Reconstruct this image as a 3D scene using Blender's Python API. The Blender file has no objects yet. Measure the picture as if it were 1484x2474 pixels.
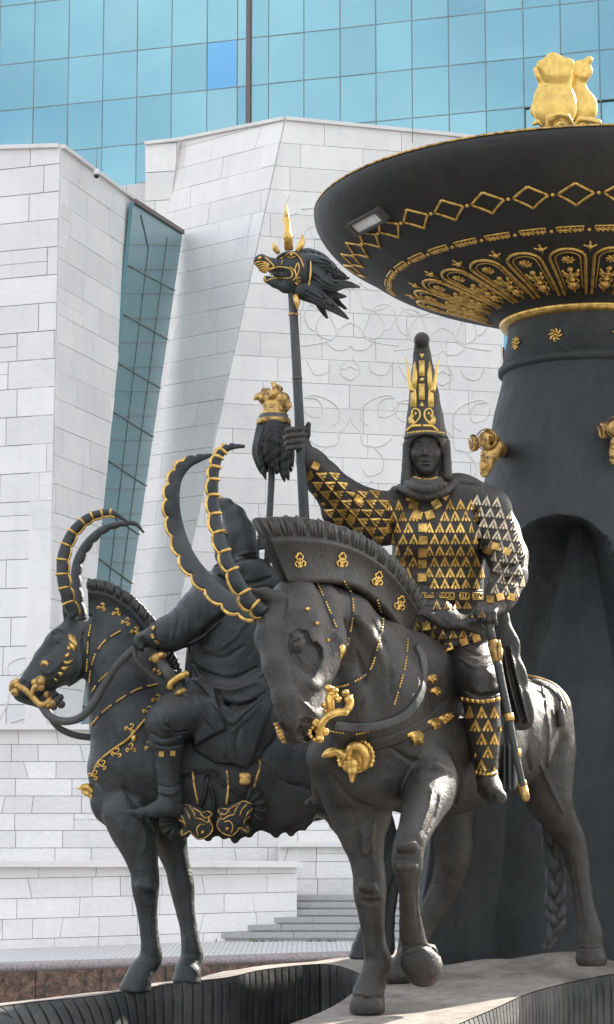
import bpy, bmesh, math, random
import numpy as np
from mathutils import Vector, Matrix
from mathutils.bvhtree import BVHTree
random.seed(7); np.random.seed(7)
S = bpy.context.scene
COL = S.collection
# ------------------------------------------------------------------ camera
FP = 5000.0; PITCH = math.radians(8.0); CZ = 3.5
CAM = Vector((0, 0, CZ))
FW = Vector((0, math.cos(PITCH), math.sin(PITCH))); UP = Vector((0, -math.sin(PITCH), math.cos(PITCH))); RT = Vector((1, 0, 0))
def ray(x, y): return FW + RT*((x-742)/FP) + UP*((1237-y)/FP)
def P(x, y, d):
    r = ray(x, y); return CAM + r*(d/r.y)
def PP(pts): return [P(*p) for p in pts]
def rm(r, d): return r*d/FP
cam = bpy.data.cameras.new('camera'); co = bpy.data.objects.new('camera', cam); COL.objects.link(co)
cam.sensor_fit = 'VERTICAL'; cam.sensor_height = 36; cam.lens = 36*FP/2474
cam.clip_start = .5; cam.clip_end = 900
co.location = CAM; co.rotation_euler = (math.radians(98), 0, 0)
S.camera = co
# ------------------------------------------------------------------ materials
def nodes(name):
    m = bpy.data.materials.new(name); m.use_nodes = True
    nt = m.node_tree; b = nt.nodes['Principled BSDF']
    return m, nt, b
def N(nt, t, **kw):
    n = nt.nodes.new(t)
    for k, v in kw.items():
        if k.startswith('i_'): n.inputs[k[2:].replace('_', ' ')].default_value = v
        else: setattr(n, k, v)
    return n
def ramp(nt, fac, stops):
    r = N(nt, 'ShaderNodeValToRGB'); nt.links.new(fac, r.inputs[0])
    e = r.color_ramp.elements
    e[0].position = stops[0][0]; e[0].color = (*stops[0][1], 1); e[1].position = stops[-1][0]; e[1].color = (*stops[-1][1], 1)
    for p, c in stops[1:-1]:
        q = e.new(p); q.color = (*c, 1)
    return r.outputs[0]
def noise(nt, scale, detail=4, rough=.55, vec=None):
    n = N(nt, 'ShaderNodeTexNoise'); n.inputs['Scale'].default_value = scale; n.inputs['Detail'].default_value = detail; n.inputs['Roughness'].default_value = rough
    if vec is None:
        t = N(nt, 'ShaderNodeTexCoord'); vec = t.outputs['Object']
    nt.links.new(vec, n.inputs['Vector']); return n.outputs['Fac']
def bump(nt, b, h, strength=.3, dist=.01, chain=None):
    u = N(nt, 'ShaderNodeBump'); u.inputs['Strength'].default_value = strength; u.inputs['Distance'].default_value = dist
    nt.links.new(h, u.inputs['Height'])
    if chain: nt.links.new(chain, u.inputs['Normal'])
    nt.links.new(u.outputs[0], b.inputs['Normal']); return u.outputs[0]
def bronze(name, c1, c2, c3, rough=(.42, .62), metal=.35, bs=.5, bd=.010, dust=.0):
    m, nt, b = nodes(name)
    n1 = noise(nt, 1.7, 8, .68); n2 = noise(nt, 34, 6, .62); n3 = noise(nt, 90, 3, .6); n5 = noise(nt, 5.5, 7, .7)
    c = ramp(nt, n1, [(.32, c1), (.5, c2), (.70, c3)])
    mx = N(nt, 'ShaderNodeMix', data_type='RGBA', blend_type='MULTIPLY'); mx.inputs[0].default_value = .75
    nt.links.new(c, mx.inputs[6]); nt.links.new(ramp(nt, n5, [(.32, (.62, .60, .56)), (.5, (1, 1, 1)), (.68, (1.25, 1.24, 1.2))]), mx.inputs[7])
    # streaks where rain has run down the metal
    tcs = N(nt, 'ShaderNodeTexCoord'); mps = N(nt, 'ShaderNodeMapping'); mps.inputs['Scale'].default_value = (14, 14, 1.1); nt.links.new(tcs.outputs['Object'], mps.inputs['Vector'])
    st_ = noise(nt, 1.0, 5, .65, mps.outputs[0]); m2 = N(nt, 'ShaderNodeMix', data_type='RGBA', blend_type='MULTIPLY'); m2.inputs[0].default_value = .6
    nt.links.new(mx.outputs[2], m2.inputs[6]); nt.links.new(ramp(nt, st_, [(.35, (.72, .72, .74)), (.6, (1.12, 1.1, 1.06))]), m2.inputs[7]); out = m2.outputs[2]
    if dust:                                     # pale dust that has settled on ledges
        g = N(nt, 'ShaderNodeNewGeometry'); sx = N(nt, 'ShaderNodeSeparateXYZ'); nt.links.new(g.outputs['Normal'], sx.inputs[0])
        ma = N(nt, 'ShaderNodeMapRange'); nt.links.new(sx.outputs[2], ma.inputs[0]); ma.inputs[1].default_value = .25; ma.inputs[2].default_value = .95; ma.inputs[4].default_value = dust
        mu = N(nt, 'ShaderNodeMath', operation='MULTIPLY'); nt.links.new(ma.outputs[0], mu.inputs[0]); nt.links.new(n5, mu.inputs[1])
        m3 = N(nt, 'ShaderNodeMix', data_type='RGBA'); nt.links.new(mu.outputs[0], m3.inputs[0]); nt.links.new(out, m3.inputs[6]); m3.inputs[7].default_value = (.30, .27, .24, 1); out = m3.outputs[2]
    if dust:                                     # convex edges lightened: rubbed wear and a painted edge highlight
        g2 = N(nt, 'ShaderNodeNewGeometry'); r2 = ramp(nt, g2.outputs['Pointiness'], [(.53, (0, 0, 0)), (.60, (.45, .45, .45))]); m4 = N(nt, 'ShaderNodeMix', data_type='RGBA'); nt.links.new(r2, m4.inputs[0]); nt.links.new(out, m4.inputs[6]); m4.inputs[7].default_value = (.11, .10, .09, 1); out = m4.outputs[2]
    nt.links.new(out, b.inputs['Base Color']); b.inputs['Specular IOR Level'].default_value = .5
    rr = N(nt, 'ShaderNodeMapRange'); nt.links.new(n5, rr.inputs[0]); rr.inputs[1].default_value = .3; rr.inputs[2].default_value = .7
    rr.inputs[3].default_value = rough[0]; rr.inputs[4].default_value = rough[1]; nt.links.new(rr.outputs[0], b.inputs['Roughness'])
    b.inputs['Metallic'].default_value = metal
    ch = bump(nt, b, n5, bs*.6, bd*2.6); ch = bump(nt, b, n2, bs*.7, bd, ch); bump(nt, b, n3, bs*.6, bd*.35, ch)
    return m
M = {}
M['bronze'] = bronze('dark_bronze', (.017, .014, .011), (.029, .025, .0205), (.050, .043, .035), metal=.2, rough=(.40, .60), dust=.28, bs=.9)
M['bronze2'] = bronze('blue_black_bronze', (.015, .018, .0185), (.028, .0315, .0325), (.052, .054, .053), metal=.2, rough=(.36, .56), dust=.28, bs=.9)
M['bronze_dark'] = bronze('black_bronze', (.012, .012, .011), (.017, .0165, .014), (.025, .022, .018), rough=(.5, .7), metal=.1)
M['cone'] = bronze('pedestal_bronze', (.024, .028, .029), (.032, .036, .037), (.044, .047, .046), rough=(.5, .75), metal=.15, bs=.6, bd=.02)
M['platform'] = bronze('dusty_platform', (.20, .17, .145), (.30, .26, .225), (.38, .33, .29), rough=(.55, .8), metal=.0, bs=.4, bd=.01)
M['rib'] = bronze('ribbed_bronze', (.032, .034, .034), (.065, .064, .06), (.11, .105, .095), rough=(.5, .7), metal=.15)
def gold(name, hi=(.77, .48, .135), lo=(.28, .15, .04), metal=.75, rough=.34, lopos=.38):
    m, nt, b = nodes(name)
    n1 = noise(nt, 18, 5, .65); n2 = noise(nt, 70, 3)
    nt.links.new(ramp(nt, n1, [(lopos-.08, lo), (lopos+.06, tuple((a*.7) for a in hi)), (.6, hi)]), b.inputs['Base Color'])
    b.inputs['Metallic'].default_value = metal; b.inputs['Roughness'].default_value = rough
    bump(nt, b, n2, .4, .004); return m
M['gold'] = gold('gilding')
M['gold_worn'] = gold('worn_gilding', (.62, .38, .12), (.12, .07, .03), .6, .42, .45)
M['gold_silver'] = gold('silvery_gilding', (.62, .50, .34), (.22, .18, .13), .6, .36, .42)  # paler, silvery gilding for the scales of one sleeve
M['gold_pale'] = gold('pale_gilding', (.76, .50, .13), (.66, .42, .105), .55, .33, .2)
def simple(name, col, rough=.6, metal=0, nz=None, amt=.25, bstr=.2, bd=.005):
    m, nt, b = nodes(name)
    f = noise(nt, nz or 6, 6, .6)
    nt.links.new(ramp(nt, f, [(.3, tuple(c*(1-amt) for c in col)), (.7, tuple(min(1, c*(1+amt*.6)) for c in col))]), b.inputs['Base Color'])
    b.inputs['Roughness'].default_value = rough; b.inputs['Metallic'].default_value = metal
    if bstr: bump(nt, b, noise(nt, (nz or 6)*5, 4), bstr, bd)
    return m
# ------------------------------------------------------------------ object bookkeeping
def link(o, parent=None):
    COL.objects.link(o)
    if parent: o.parent = parent; o.matrix_parent_inverse = parent.matrix_world.inverted() if False else Matrix.Translation(-parent.location)
    return o
def tag(o, label=None, cat=None, group=None, kind=None):
    if label: o['label'] = label
    if cat: o['category'] = cat
    if group: o['group'] = group
    if kind: o['kind'] = kind
    return o
def thing(name, label, cat, loc, group=None):
    o = bpy.data.objects.new(name, None); COL.objects.link(o); o.location = loc; o.empty_display_size = .2
    return tag(o, label, cat, group)
def mesh_obj(name, verts, faces, mat, parent=None, smooth=True, mats=None, fmat=None):
    me = bpy.data.meshes.new(name); me.from_pydata([tuple(v) for v in verts], [], faces)
    for m in (mats or [mat]): me.materials.append(m)
    if fmat is not None: me.polygons.foreach_set('material_index', fmat)
    me.polygons.foreach_set('use_smooth', [smooth]*len(me.polygons)); me.update()
    return link(bpy.data.objects.new(name, me), parent)
class MB:
    """collects simple solids into one mesh"""
    def __init__(s): s.v = []; s.f = []; s.m = []
    def add(s, v, f, m=0):
        k = len(s.v); s.v += [Vector(q) for q in v]; s.f += [tuple(i+k for i in q) for q in f]; s.m += [m]*len(f)
    def tube(s, pts, rad, n=8, m=0, caps=True, flat=None):
        pts = [Vector(p) for p in pts]; R = rad if isinstance(rad, (list, tuple)) else [rad]*len(pts)
        vs = []; fs = []; pu = None
        for i, p in enumerate(pts):
            t = (pts[min(i+1, len(pts)-1)]-pts[max(i-1, 0)]).normalized()
            if pu is None:
                a = Vector((0, 0, 1)) if abs(t.z) < .9 else Vector((0, 1, 0)); u = t.cross(a).normalized()
            else: u = (pu-t*pu.dot(t)).normalized()
            pu = u; w = t.cross(u)
            for k in range(n):
                c = 2*math.pi*k/n; vs.append(p+(u*math.cos(c)+w*math.sin(c))*R[i])
        for i in range(len(pts)-1):
            for k in range(n):
                fs.append((i*n+k, i*n+(k+1) % n, (i+1)*n+(k+1) % n, (i+1)*n+k))
        if caps: fs.append(tuple(range(n))[::-1]); fs.append(tuple((len(pts)-1)*n+k for k in range(n)))
        s.add(vs, fs, m)
    def box(s, c, ax, m=0):
        """ax: three half-extent vectors"""
        c = Vector(c); vs = [c+ax[0]*i+ax[1]*j+ax[2]*k for i in (-1, 1) for j in (-1, 1) for k in (-1, 1)]
        s.add(vs, [(0, 1, 3, 2), (4, 6, 7, 5), (0, 4, 5, 1), (2, 3, 7, 6), (0, 2, 6, 4), (1, 5, 7, 3)], m)
    def blob(s, c, ax, n=8, r=5, m=0):
        vs = []; fs = []; c = Vector(c)
        for i in range(1, r):
            a = math.pi*i/r
            for k in range(n):
                b = 2*math.pi*k/n; vs.append(c+ax[2]*math.cos(a)+(ax[0]*math.cos(b)+ax[1]*math.sin(b))*math.sin(a))
        vs += [c+ax[2], c-ax[2]]; T = len(vs)-2
        for i in range(r-2):
            for k in range(n): fs.append((i*n+k, (i+1)*n+k, (i+1)*n+(k+1) % n, i*n+(k+1) % n))
        for k in range(n): fs.append((T, k, (k+1) % n)); fs.append((T+1, (r-2)*n+(k+1) % n, (r-2)*n+k))
        s.add(vs, fs, m)
    def prism(s, pts, off, m=0):
        pts = [Vector(p) for p in pts]; n = len(pts); off = Vector(off)
        s.add(pts+[p+off for p in pts], [tuple(range(n)), tuple(range(n, 2*n))[::-1]]+[(i, i+n, (i+1) % n+n, (i+1) % n) for i in range(n)], m)
    def build(s, name, mat, parent=None, smooth=True, mats=None):
        return mesh_obj(name, s.v, s.f, mat, parent, smooth, mats, s.m if mats else None)
def lathe(prof, cen, n=96, a0=0, a1=2*math.pi):
    vs = []; fs = []; closed = abs(a1-a0-2*math.pi) < 1e-6; nn = n if closed else n+1
    for r, z in prof:
        for k in range(nn):
            a = a0+(a1-a0)*k/n; vs.append((cen[0]+r*math.cos(a), cen[1]+r*math.sin(a), z))
    for i in range(len(prof)-1):
        for k in range(n):
            k2 = (k+1) % nn; fs.append((i*nn+k, i*nn+k2, (i+1)*nn+k2, (i+1)*nn+k))
    return vs, fs
def crom(pts, n=8):
    """Catmull-Rom through tuples"""
    A = [np.array(p, float) for p in pts]; A = [2*A[0]-A[1]]+A+[2*A[-1]-A[-2]]; out = []
    for i in range(1, len(A)-2):
        for k in range(n):
            t = k/n; a, b, c, d = A[i-1:i+3]
            out.append(.5*((2*b)+(-a+c)*t+(2*a-5*b+4*c-d)*t*t+(-a+3*b-3*c+d)*t**3))
    out.append(A[-2]); return out
def resample(pts, step):
    pts = [np.array(p, float) for p in pts]; out = [pts[0]]; need = step
    for a, b in zip(pts[:-1], pts[1:]):
        L = np.linalg.norm((b-a)[:2]); pos = 0
        while L-pos >= need:
            pos += need; out.append(a+(b-a)*pos/L); need = step
        need -= L-pos
    return out
# ------------------------------------------------------------------ distance-field sculpting (meshed with surface nets)
class Clay:
    def __init__(s, h): s.h = np.array(h if isinstance(h, (tuple, list)) else (h, h, h), float); s.ops = []; s.dmap = lambda d: d
    def _add(s, lo, hi, fn, k, mode): s.ops.append((np.array(lo), np.array(hi), fn, k, mode))
    def seg(s, a, ra, b, rb, k=.03, mode='+', squash=None):
        a = np.array(a, float); b = np.array(b, float); R = max(ra, rb); sq = 1.0
        if squash is not None: u = np.array(squash[0], float); u /= np.linalg.norm(u); sq = squash[1]
        G = R*max(1, sq)
        def fn(X, Y, Z):
            ba = b-a; L2 = ba@ba+1e-12
            if squash is not None:
                c = (1/sq-1)
                px = X-a[0]; py = Y-a[1]; pz = Z-a[2]; dt = (px*u[0]+py*u[1]+pz*u[2])*c
                px = px+u[0]*dt; py = py+u[1]*dt; pz = pz+u[2]*dt
                bb = ba+u*(ba@u)*c; L = bb@bb+1e-12
                t = np.clip((px*bb[0]+py*bb[1]+pz*bb[2])/L, 0, 1)
                d = np.sqrt((px-t*bb[0])**2+(py-t*bb[1])**2+(pz-t*bb[2])**2)-(ra+(rb-ra)*t)
                return d*min(1, sq)
            px = X-a[0]; py = Y-a[1]; pz = Z-a[2]
            t = np.clip((px*ba[0]+py*ba[1]+pz*ba[2])/L2, 0, 1)
            return np.sqrt((px-t*ba[0])**2+(py-t*ba[1])**2+(pz-t*ba[2])**2)-(ra+(rb-ra)*t)
        s._add(np.minimum(a, b)-G-k, np.maximum(a, b)+G+k, fn, k, mode)
    def chain(s, pts, k=.03, mode='+', dd=0, squash=None, smooth=0, ks=None):
        """pts: (x,y,d,r) in photo pixels / metres of depth / pixel radius"""
        if not smooth and len(pts) >= 7: smooth = 3
        if smooth: pts = [tuple(q) for q in crom(pts, smooth)]
        q = [(P(x, y, s.dmap(d+dd)), rm(r, s.dmap(d+dd))) for x, y, d, r in pts]
        if len(q) == 1: q = q*2
        for (a, ra), (b, rb) in zip(q[:-1], q[1:]): s.seg(a, ra, b, rb, k, mode, squash)
    def ball(s, x, y, d, r, k=.03, mode='+', squash=None): s.chain([(x, y, d, r)], k, mode, squash=squash)
    def ell(s, c, rad, rot=None, k=.03, mode='+'):
        c = np.array(c, float); rad = np.array(rad, float); Rm = np.array(rot if rot is not None else np.eye(3), float); G = rad.max()
        def fn(X, Y, Z):
            p = [(X-c[0]), (Y-c[1]), (Z-c[2])]
            q = [sum(Rm[j][i]*p[j] for j in range(3))/rad[i] for i in range(3)]
            k0 = np.sqrt(q[0]**2+q[1]**2+q[2]**2); k1 = np.sqrt((q[0]/rad[0])**2+(q[1]/rad[1])**2+(q[2]/rad[2])**2)+1e-9
            return np.where(k0 < 1e-6, -rad.min(), k0*(k0-1)/k1)
        s._add(c-G-k, c+G+k, fn, k, mode)
    def plane_cut(s, p, n, lo, hi):
        """remove everything on the +n side of p inside the box"""
        p = np.array(p, float); n = np.array(n, float); n /= np.linalg.norm(n)
        s._add(np.array(lo), np.array(hi), lambda X, Y, Z: -((X-p[0])*n[0]+(Y-p[1])*n[1]+(Z-p[2])*n[2]), .004, '-')
    def warp(s, lo, hi, fn): s._add(np.array(lo), np.array(hi), fn, 0, 'd')
    def emboss(s, poly, amt, soft, d0, d1):
        """raise (+) or sink (-) an outlined area of the front surface; soft edge in pixels"""
        P8 = [np.array(P(x, y, d)) for x, y in poly for d in (d0, d1)]
        lo = np.min(P8, 0)-.03; hi = np.max(P8, 0)+.03; pl = np.array(poly, float); q2 = np.roll(pl, -1, 0)
        def fn(X, Y, Z):
            z = Z-CZ; f = Y*FW.y+z*FW.z; x = 742+FP*X/f; y = 1237-FP*(Y*UP.y+z*UP.z)/f
            x, y = np.broadcast_arrays(x, y); dm = np.full(x.shape, 1e9); ins = np.zeros(x.shape, bool)
            for (ax_, ay_), (bx_, by_) in zip(pl, q2):
                ex, ey = bx_-ax_, by_-ay_; t = np.clip(((x-ax_)*ex+(y-ay_)*ey)/(ex*ex+ey*ey+1e-9), 0, 1)
                dm = np.minimum(dm, (x-ax_-t*ex)**2+(y-ay_-t*ey)**2)
                if abs(ey) > 1e-9: c = ((ay_ > y) != (by_ > y)) & (x < (bx_-ax_)*(y-ay_)/(by_-ay_)+ax_); ins = ins ^ c
            sdv = np.sqrt(dm)*np.where(ins, 1, -1); w = np.clip(sdv/soft*.5+.5, 0, 1); w = w*w*(3-2*w)
            w = w*((Y > d0) & (Y < d1))
            return -amt*w
        s._add(lo, hi, fn, 0, 'd')
    def crease(s, path, amt, wd, d0, d1):
        """engraved (-) or raised (+) line of the given pixel width drawn on the front surface"""
        path = [tuple(q) for q in crom([(x, y) for x, y in path], 5)] if len(path) > 2 else path
        P8 = [np.array(P(x, y, d)) for x, y in path for d in (d0, d1)]; lo = np.min(P8, 0)-.03; hi = np.max(P8, 0)+.03
        def fn(X, Y, Z):
            z = Z-CZ; f = Y*FW.y+z*FW.z; x = 742+FP*X/f; y = 1237-FP*(Y*UP.y+z*UP.z)/f; x, y = np.broadcast_arrays(x, y); dm = np.full(x.shape, 1e9); n = len(path)-1
            for i in range(n):
                (ax_, ay_), (bx_, by_) = path[i], path[i+1]; ex, ey = bx_-ax_, by_-ay_; t = np.clip(((x-ax_)*ex+(y-ay_)*ey)/(ex*ex+ey*ey+1e-9), 0, 1)
                g = (i+t)/n; tw = .35+.65*np.sin(np.pi*np.clip(g, .0, 1)); dm = np.minimum(dm, ((x-ax_-t*ex)**2+(y-ay_-t*ey)**2)/tw**2)
            w = np.exp(-dm/(wd*wd*.5))*((Y > d0) & (Y < d1)); return -amt*w
        s._add(lo, hi, fn, 0, 'd')
    def mesh(s, name, mat, parent=None, rough=0.0):
        h = s.h
        add = [o for o in s.ops if o[4] == '+']
        lo = np.min([o[0] for o in add], 0)-3*h; hi = np.max([o[1] for o in add], 0)+3*h
        n = np.ceil((hi-lo)/h).astype(int)+1
        F = np.full(n, .5, np.float32)
        ax = [lo[i]+h[i]*np.arange(n[i]) for i in range(3)]
        for a, b, fn, k, mode in s.ops:
            i0 = np.clip(np.floor((a-lo)/h).astype(int)-2, 0, n-1); i1 = np.clip(np.ceil((b-lo)/h).astype(int)+3, 1, n)
            if np.any(i1 <= i0): continue
            sl = tuple(slice(i0[i], i1[i]) for i in range(3))
            X = ax[0][sl[0]][:, None, None]; Y = ax[1][sl[1]][None, :, None]; Z = ax[2][sl[2]][None, None, :]
            d = np.asarray(fn(X, Y, Z), np.float32); f = F[sl]
            if mode == 'd': F[sl] = f+d; continue
            if mode == '-': d = -d
            sg = 1 if mode == '+' else -1
            f = f*sg; d = d*sg
            if k > 0:
                e = np.maximum(k-np.abs(f-d), 0)/k; r = np.minimum(f, d)-e*e*k*.25
            else: r = np.minimum(f, d)
            F[sl] = r*sg
        if rough:
            g = np.random.RandomState(3)
            def vn(c):
                m = np.ceil(n*h/c).astype(int)+2; q = g.rand(*m).astype(np.float32)-.5
                for a in range(3):
                    t = np.arange(n[a])*h[a]/c; i = t.astype(int); w = (t-i); w = w*w*(3-2*w)
                    shp = [1, 1, 1]; shp[a] = -1; w = w.reshape(shp).astype(np.float32)
                    q = np.take(q, i, a)*(1-w)+np.take(q, i+1, a)*w
                return q
            F += rough*(vn(.09)+.5*vn(.045))
        V, Q = surface_nets(F, lo, h)
        me = bpy.data.meshes.new(name)
        me.vertices.add(len(V)); me.vertices.foreach_set('co', V.astype(np.float32).ravel())
        me.loops.add(len(Q)*4); me.loops.foreach_set('vertex_index', Q.astype(np.int32).ravel())
        me.polygons.add(len(Q)); me.polygons.foreach_set('loop_start', np.arange(0, len(Q)*4, 4, dtype=np.int32))
        me.update(calc_edges=True); me.validate()
        me.polygons.foreach_set('use_smooth', [True]*len(me.polygons)); me.materials.append(mat)
        o = link(bpy.data.objects.new(name, me), parent)
        o['_bvh'] = 0; del o['_bvh']
        BV[o.name] = BVHTree.FromPolygons([tuple(v) for v in V], [tuple(q) for q in Q.tolist()])
        return o
BV = {}
def surface_nets(F, lo, h):
    s = F < 0; nx, ny, nz = F.shape
    c = np.zeros((nx-1, ny-1, nz-1), np.uint8)
    for i in (0, 1):
        for j in (0, 1):
            for k in (0, 1): c += s[i:nx-1+i, j:ny-1+j, k:nz-1+k]
    act = np.argwhere((c > 0) & (c < 8)); idx = np.full(c.shape, -1, np.int32); idx[act[:, 0], act[:, 1], act[:, 2]] = np.arange(len(act))
    acc = np.zeros((len(act), 3)); cnt = np.zeros(len(act))
    cor = [(i, j, k) for i in (0, 1) for j in (0, 1) for k in (0, 1)]
    val = {q: F[act[:, 0]+q[0], act[:, 1]+q[1], act[:, 2]+q[2]].astype(float) for q in cor}
    for a in cor:
        for ax in range(3):
            if a[ax] == 0:
                b = list(a); b[ax] = 1; b = tuple(b); va = val[a]; vb = val[b]; m = (va < 0) != (vb < 0)
                t = np.where(m, va/np.where(m, va-vb, 1), 0)
                p = np.tile(np.array(a, float), (len(act), 1)); p[:, ax] = t
                acc += p*m[:, None]; cnt += m
    V = lo+(act+acc/cnt[:, None])*h
    Q = []
    for ax in range(3):
        sl0 = [slice(None)]*3; sl1 = [slice(None)]*3; sl0[ax] = slice(0, -1); sl1[ax] = slice(1, None)
        e = s[tuple(sl0)] != s[tuple(sl1)]; E = np.argwhere(e)
        u, v = [(1, 2), (2, 0), (0, 1)][ax]
        E = E[(E[:, u] > 0) & (E[:, v] > 0) & (E[:, u] < F.shape[u]-1) & (E[:, v] < F.shape[v]-1)]
        def g(du, dv):
            q = E.copy(); q[:, u] -= du; q[:, v] -= dv; return idx[q[:, 0], q[:, 1], q[:, 2]]
        qd = np.stack([g(1, 1), g(0, 1), g(0, 0), g(1, 0)], 1)
        ins = s[E[:, 0], E[:, 1], E[:, 2]]
        qd[~ins] = qd[~ins][:, ::-1]; Q.append(qd)
    return V, np.concatenate(Q)
# ------------------------------------------------------------------ decoration laid on a sculpted surface
class Skin:
    def __init__(s, objs, maxd=None): s.b = [BV[o.name] for o in objs]; s.maxd = maxd
    def hit(s, x, y):
        best = None; r = ray(x, y).normalized()
        for b in s.b:
            p, n, i, d = b.ray_cast(CAM, r)
            if p is not None and (best is None or d < best[2]): best = (p, n, d)
        if best is None or (s.maxd and best[0].y > s.maxd): return None
        n = best[1]
        if n.dot(r) > 0: n = -n
        return best[0], n
def px2m(p): return p.y/FP
def beads(mb, sk, pts, step, size, m=0, shape='blob', n=7):
    pts = resample(pts, step); prev = None
    for i, q in enumerate(pts):
        h = sk.hit(q[0], q[1])
        if not h: continue
        p, nn = h
        q2 = pts[i+1] if i+1 < len(pts) else pts[i-1]; h2 = sk.hit(q2[0], q2[1])
        t = (h2[0]-p) if h2 else Vector((1, 0, 0)); t = (t-nn*t.dot(nn))
        if t.length < 1e-6: t = nn.orthogonal()
        t.normalize(); b = nn.cross(t); r = size*px2m(p)
        if shape == 'blob': mb.blob(p+nn*r*.3, (t*r*1.15, b*r*.9, nn*r*.8), 6, 4, m)
        elif shape == 'slab': mb.box(p+nn*r*.2, (t*r*.95, b*r*.7, nn*r*.55), m)
def strap(mb, sk, pts, w, th=2.0, m=0, step=9, lift=0):
    """flat band following a surface"""
    pts = resample([tuple(q[:2]) for q in (crom(pts, 8) if len(pts) > 2 else pts)], step); L = []
    for q in pts:
        h = sk.hit(q[0], q[1])
        if h: L.append((h[0].copy(), h[1].copy()))
    if len(L) < 2: return
    vs = []; fs = []
    for i, (p, n) in enumerate(L):
        a = L[max(i-1, 0)][0]; c = L[min(i+1, len(L)-1)][0]; t = (c-a)
        if t.length < 1e-6: t = Vector((1, 0, 0))
        t.normalize(); b = n.cross(t).normalized(); s = px2m(p); hw = w*s*.5; T = th*s; o = n*lift*s
        vs += [p-b*hw-n*T+o, p-b*hw+n*T*.7+o, p-b*hw*.7+n*T+o, p+b*hw*.7+n*T+o, p+b*hw+n*T*.7+o, p+b*hw-n*T+o]
    for i in range(len(L)-1):
        for k in range(5): fs.append((i*6+k, i*6+k+1, (i+1)*6+k+1, (i+1)*6+k))
    mb.add(vs, fs, m)
def cord(mb, sk, pts, r, m=0, step=5, n=5, lift=.3, sm=6):
    c = crom(pts, sm) if len(pts) > 2 and sm else pts
    pts = resample([tuple(q[:2]) for q in c], step); L = []
    for q in pts:
        h = sk.hit(q[0], q[1])
        if h: L.append(h[0]+h[1]*r*lift*px2m(h[0]))
    if len(L) > 1: mb.tube(L, r*px2m(L[0]), n, m)
def plate(mb, sk, poly, th, m=0, sink=1.0, bev=.0):
    """solid patch: polygon in photo pixels laid on the surface"""
    a = []; b = []; N_ = Vector((0, 0, 0)); hs = []
    for q in poly:
        h = sk.hit(q[0], q[1])
        if not h: return False
        hs.append(h); N_ += h[1]
    N_.normalize()
    ys = [h[0].y for h in hs]
    if max(ys)-min(ys) > .35: return False
    for p, n in hs:
        s = px2m(p); a.append(p-N_*sink*s); b.append(p+N_*th*s)
    n = len(poly); c = sum(b, Vector((0, 0, 0)))/n
    mb.add(a+b, [tuple(range(n, 2*n))]+[(i, (i+1) % n, (i+1) % n+n, i+n) for i in range(n)], m)
    return True
def xf(strokes, cx, cy, s, ang=0, fx=1):
    c, q = math.cos(ang), math.sin(ang)
    return [[(cx+s*(c*x*fx-q*y), cy+s*(q*x*fx+c*y)) for x, y in st] for st in strokes]
# ------------------------------------------------------------------ light
SUN_AZ = math.radians(43)      # clockwise from +Y (view direction) to the right
SUN_EL = math.radians(31)
w = bpy.data.worlds.new('World'); S.world = w; w.use_nodes = True; nt = w.node_tree
bg = nt.nodes['Background']
sky = N(nt, 'ShaderNodeTexSky', sky_type='NISHITA', sun_disc=False); sky.sun_elevation = SUN_EL; sky.sun_rotation = SUN_AZ
sky.air_density = 1.0; sky.dust_density = 1.2; sky.ozone_density = 1.0
tc = N(nt, 'ShaderNodeTexCoord'); mp = N(nt, 'ShaderNodeMapping'); mp.inputs['Scale'].default_value = (1, 1, 2.6)
nt.links.new(tc.outputs['Generated'], mp.inputs['Vector'])
cl = noise(nt, 2.6, 7, .6, mp.outputs[0])
cf = ramp(nt, cl, [(.38, (0, 0, 0)), (.62, (.85, .85, .85))])
mx = N(nt, 'ShaderNodeMix', data_type='RGBA'); nt.links.new(cf, mx.inputs[0]); nt.links.new(sky.outputs[0], mx.inputs[6]); mx.inputs[7].default_value = (8.6, 8.5, 8.4, 1)
nt.links.new(mx.outputs[2], bg.inputs['Color']); bg.inputs['Strength'].default_value = .12
sl = bpy.data.lights.new('sun', 'SUN'); sl.energy = 4.9; sl.angle = math.radians(.6); sl.color = (1, .93, .83)
so = bpy.data.objects.new('sun', sl); COL.objects.link(so)
sd = Vector((math.sin(SUN_AZ)*math.cos(SUN_EL), math.cos(SUN_AZ)*math.cos(SUN_EL), math.sin(SUN_EL)))
so.rotation_euler = sd.to_track_quat('Z', 'Y').to_euler(); so.location = (20, 10, 30)
S.view_settings.view_transform = 'Standard'; S.view_settings.look = 'None'; S.view_settings.exposure = 1.42
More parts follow.
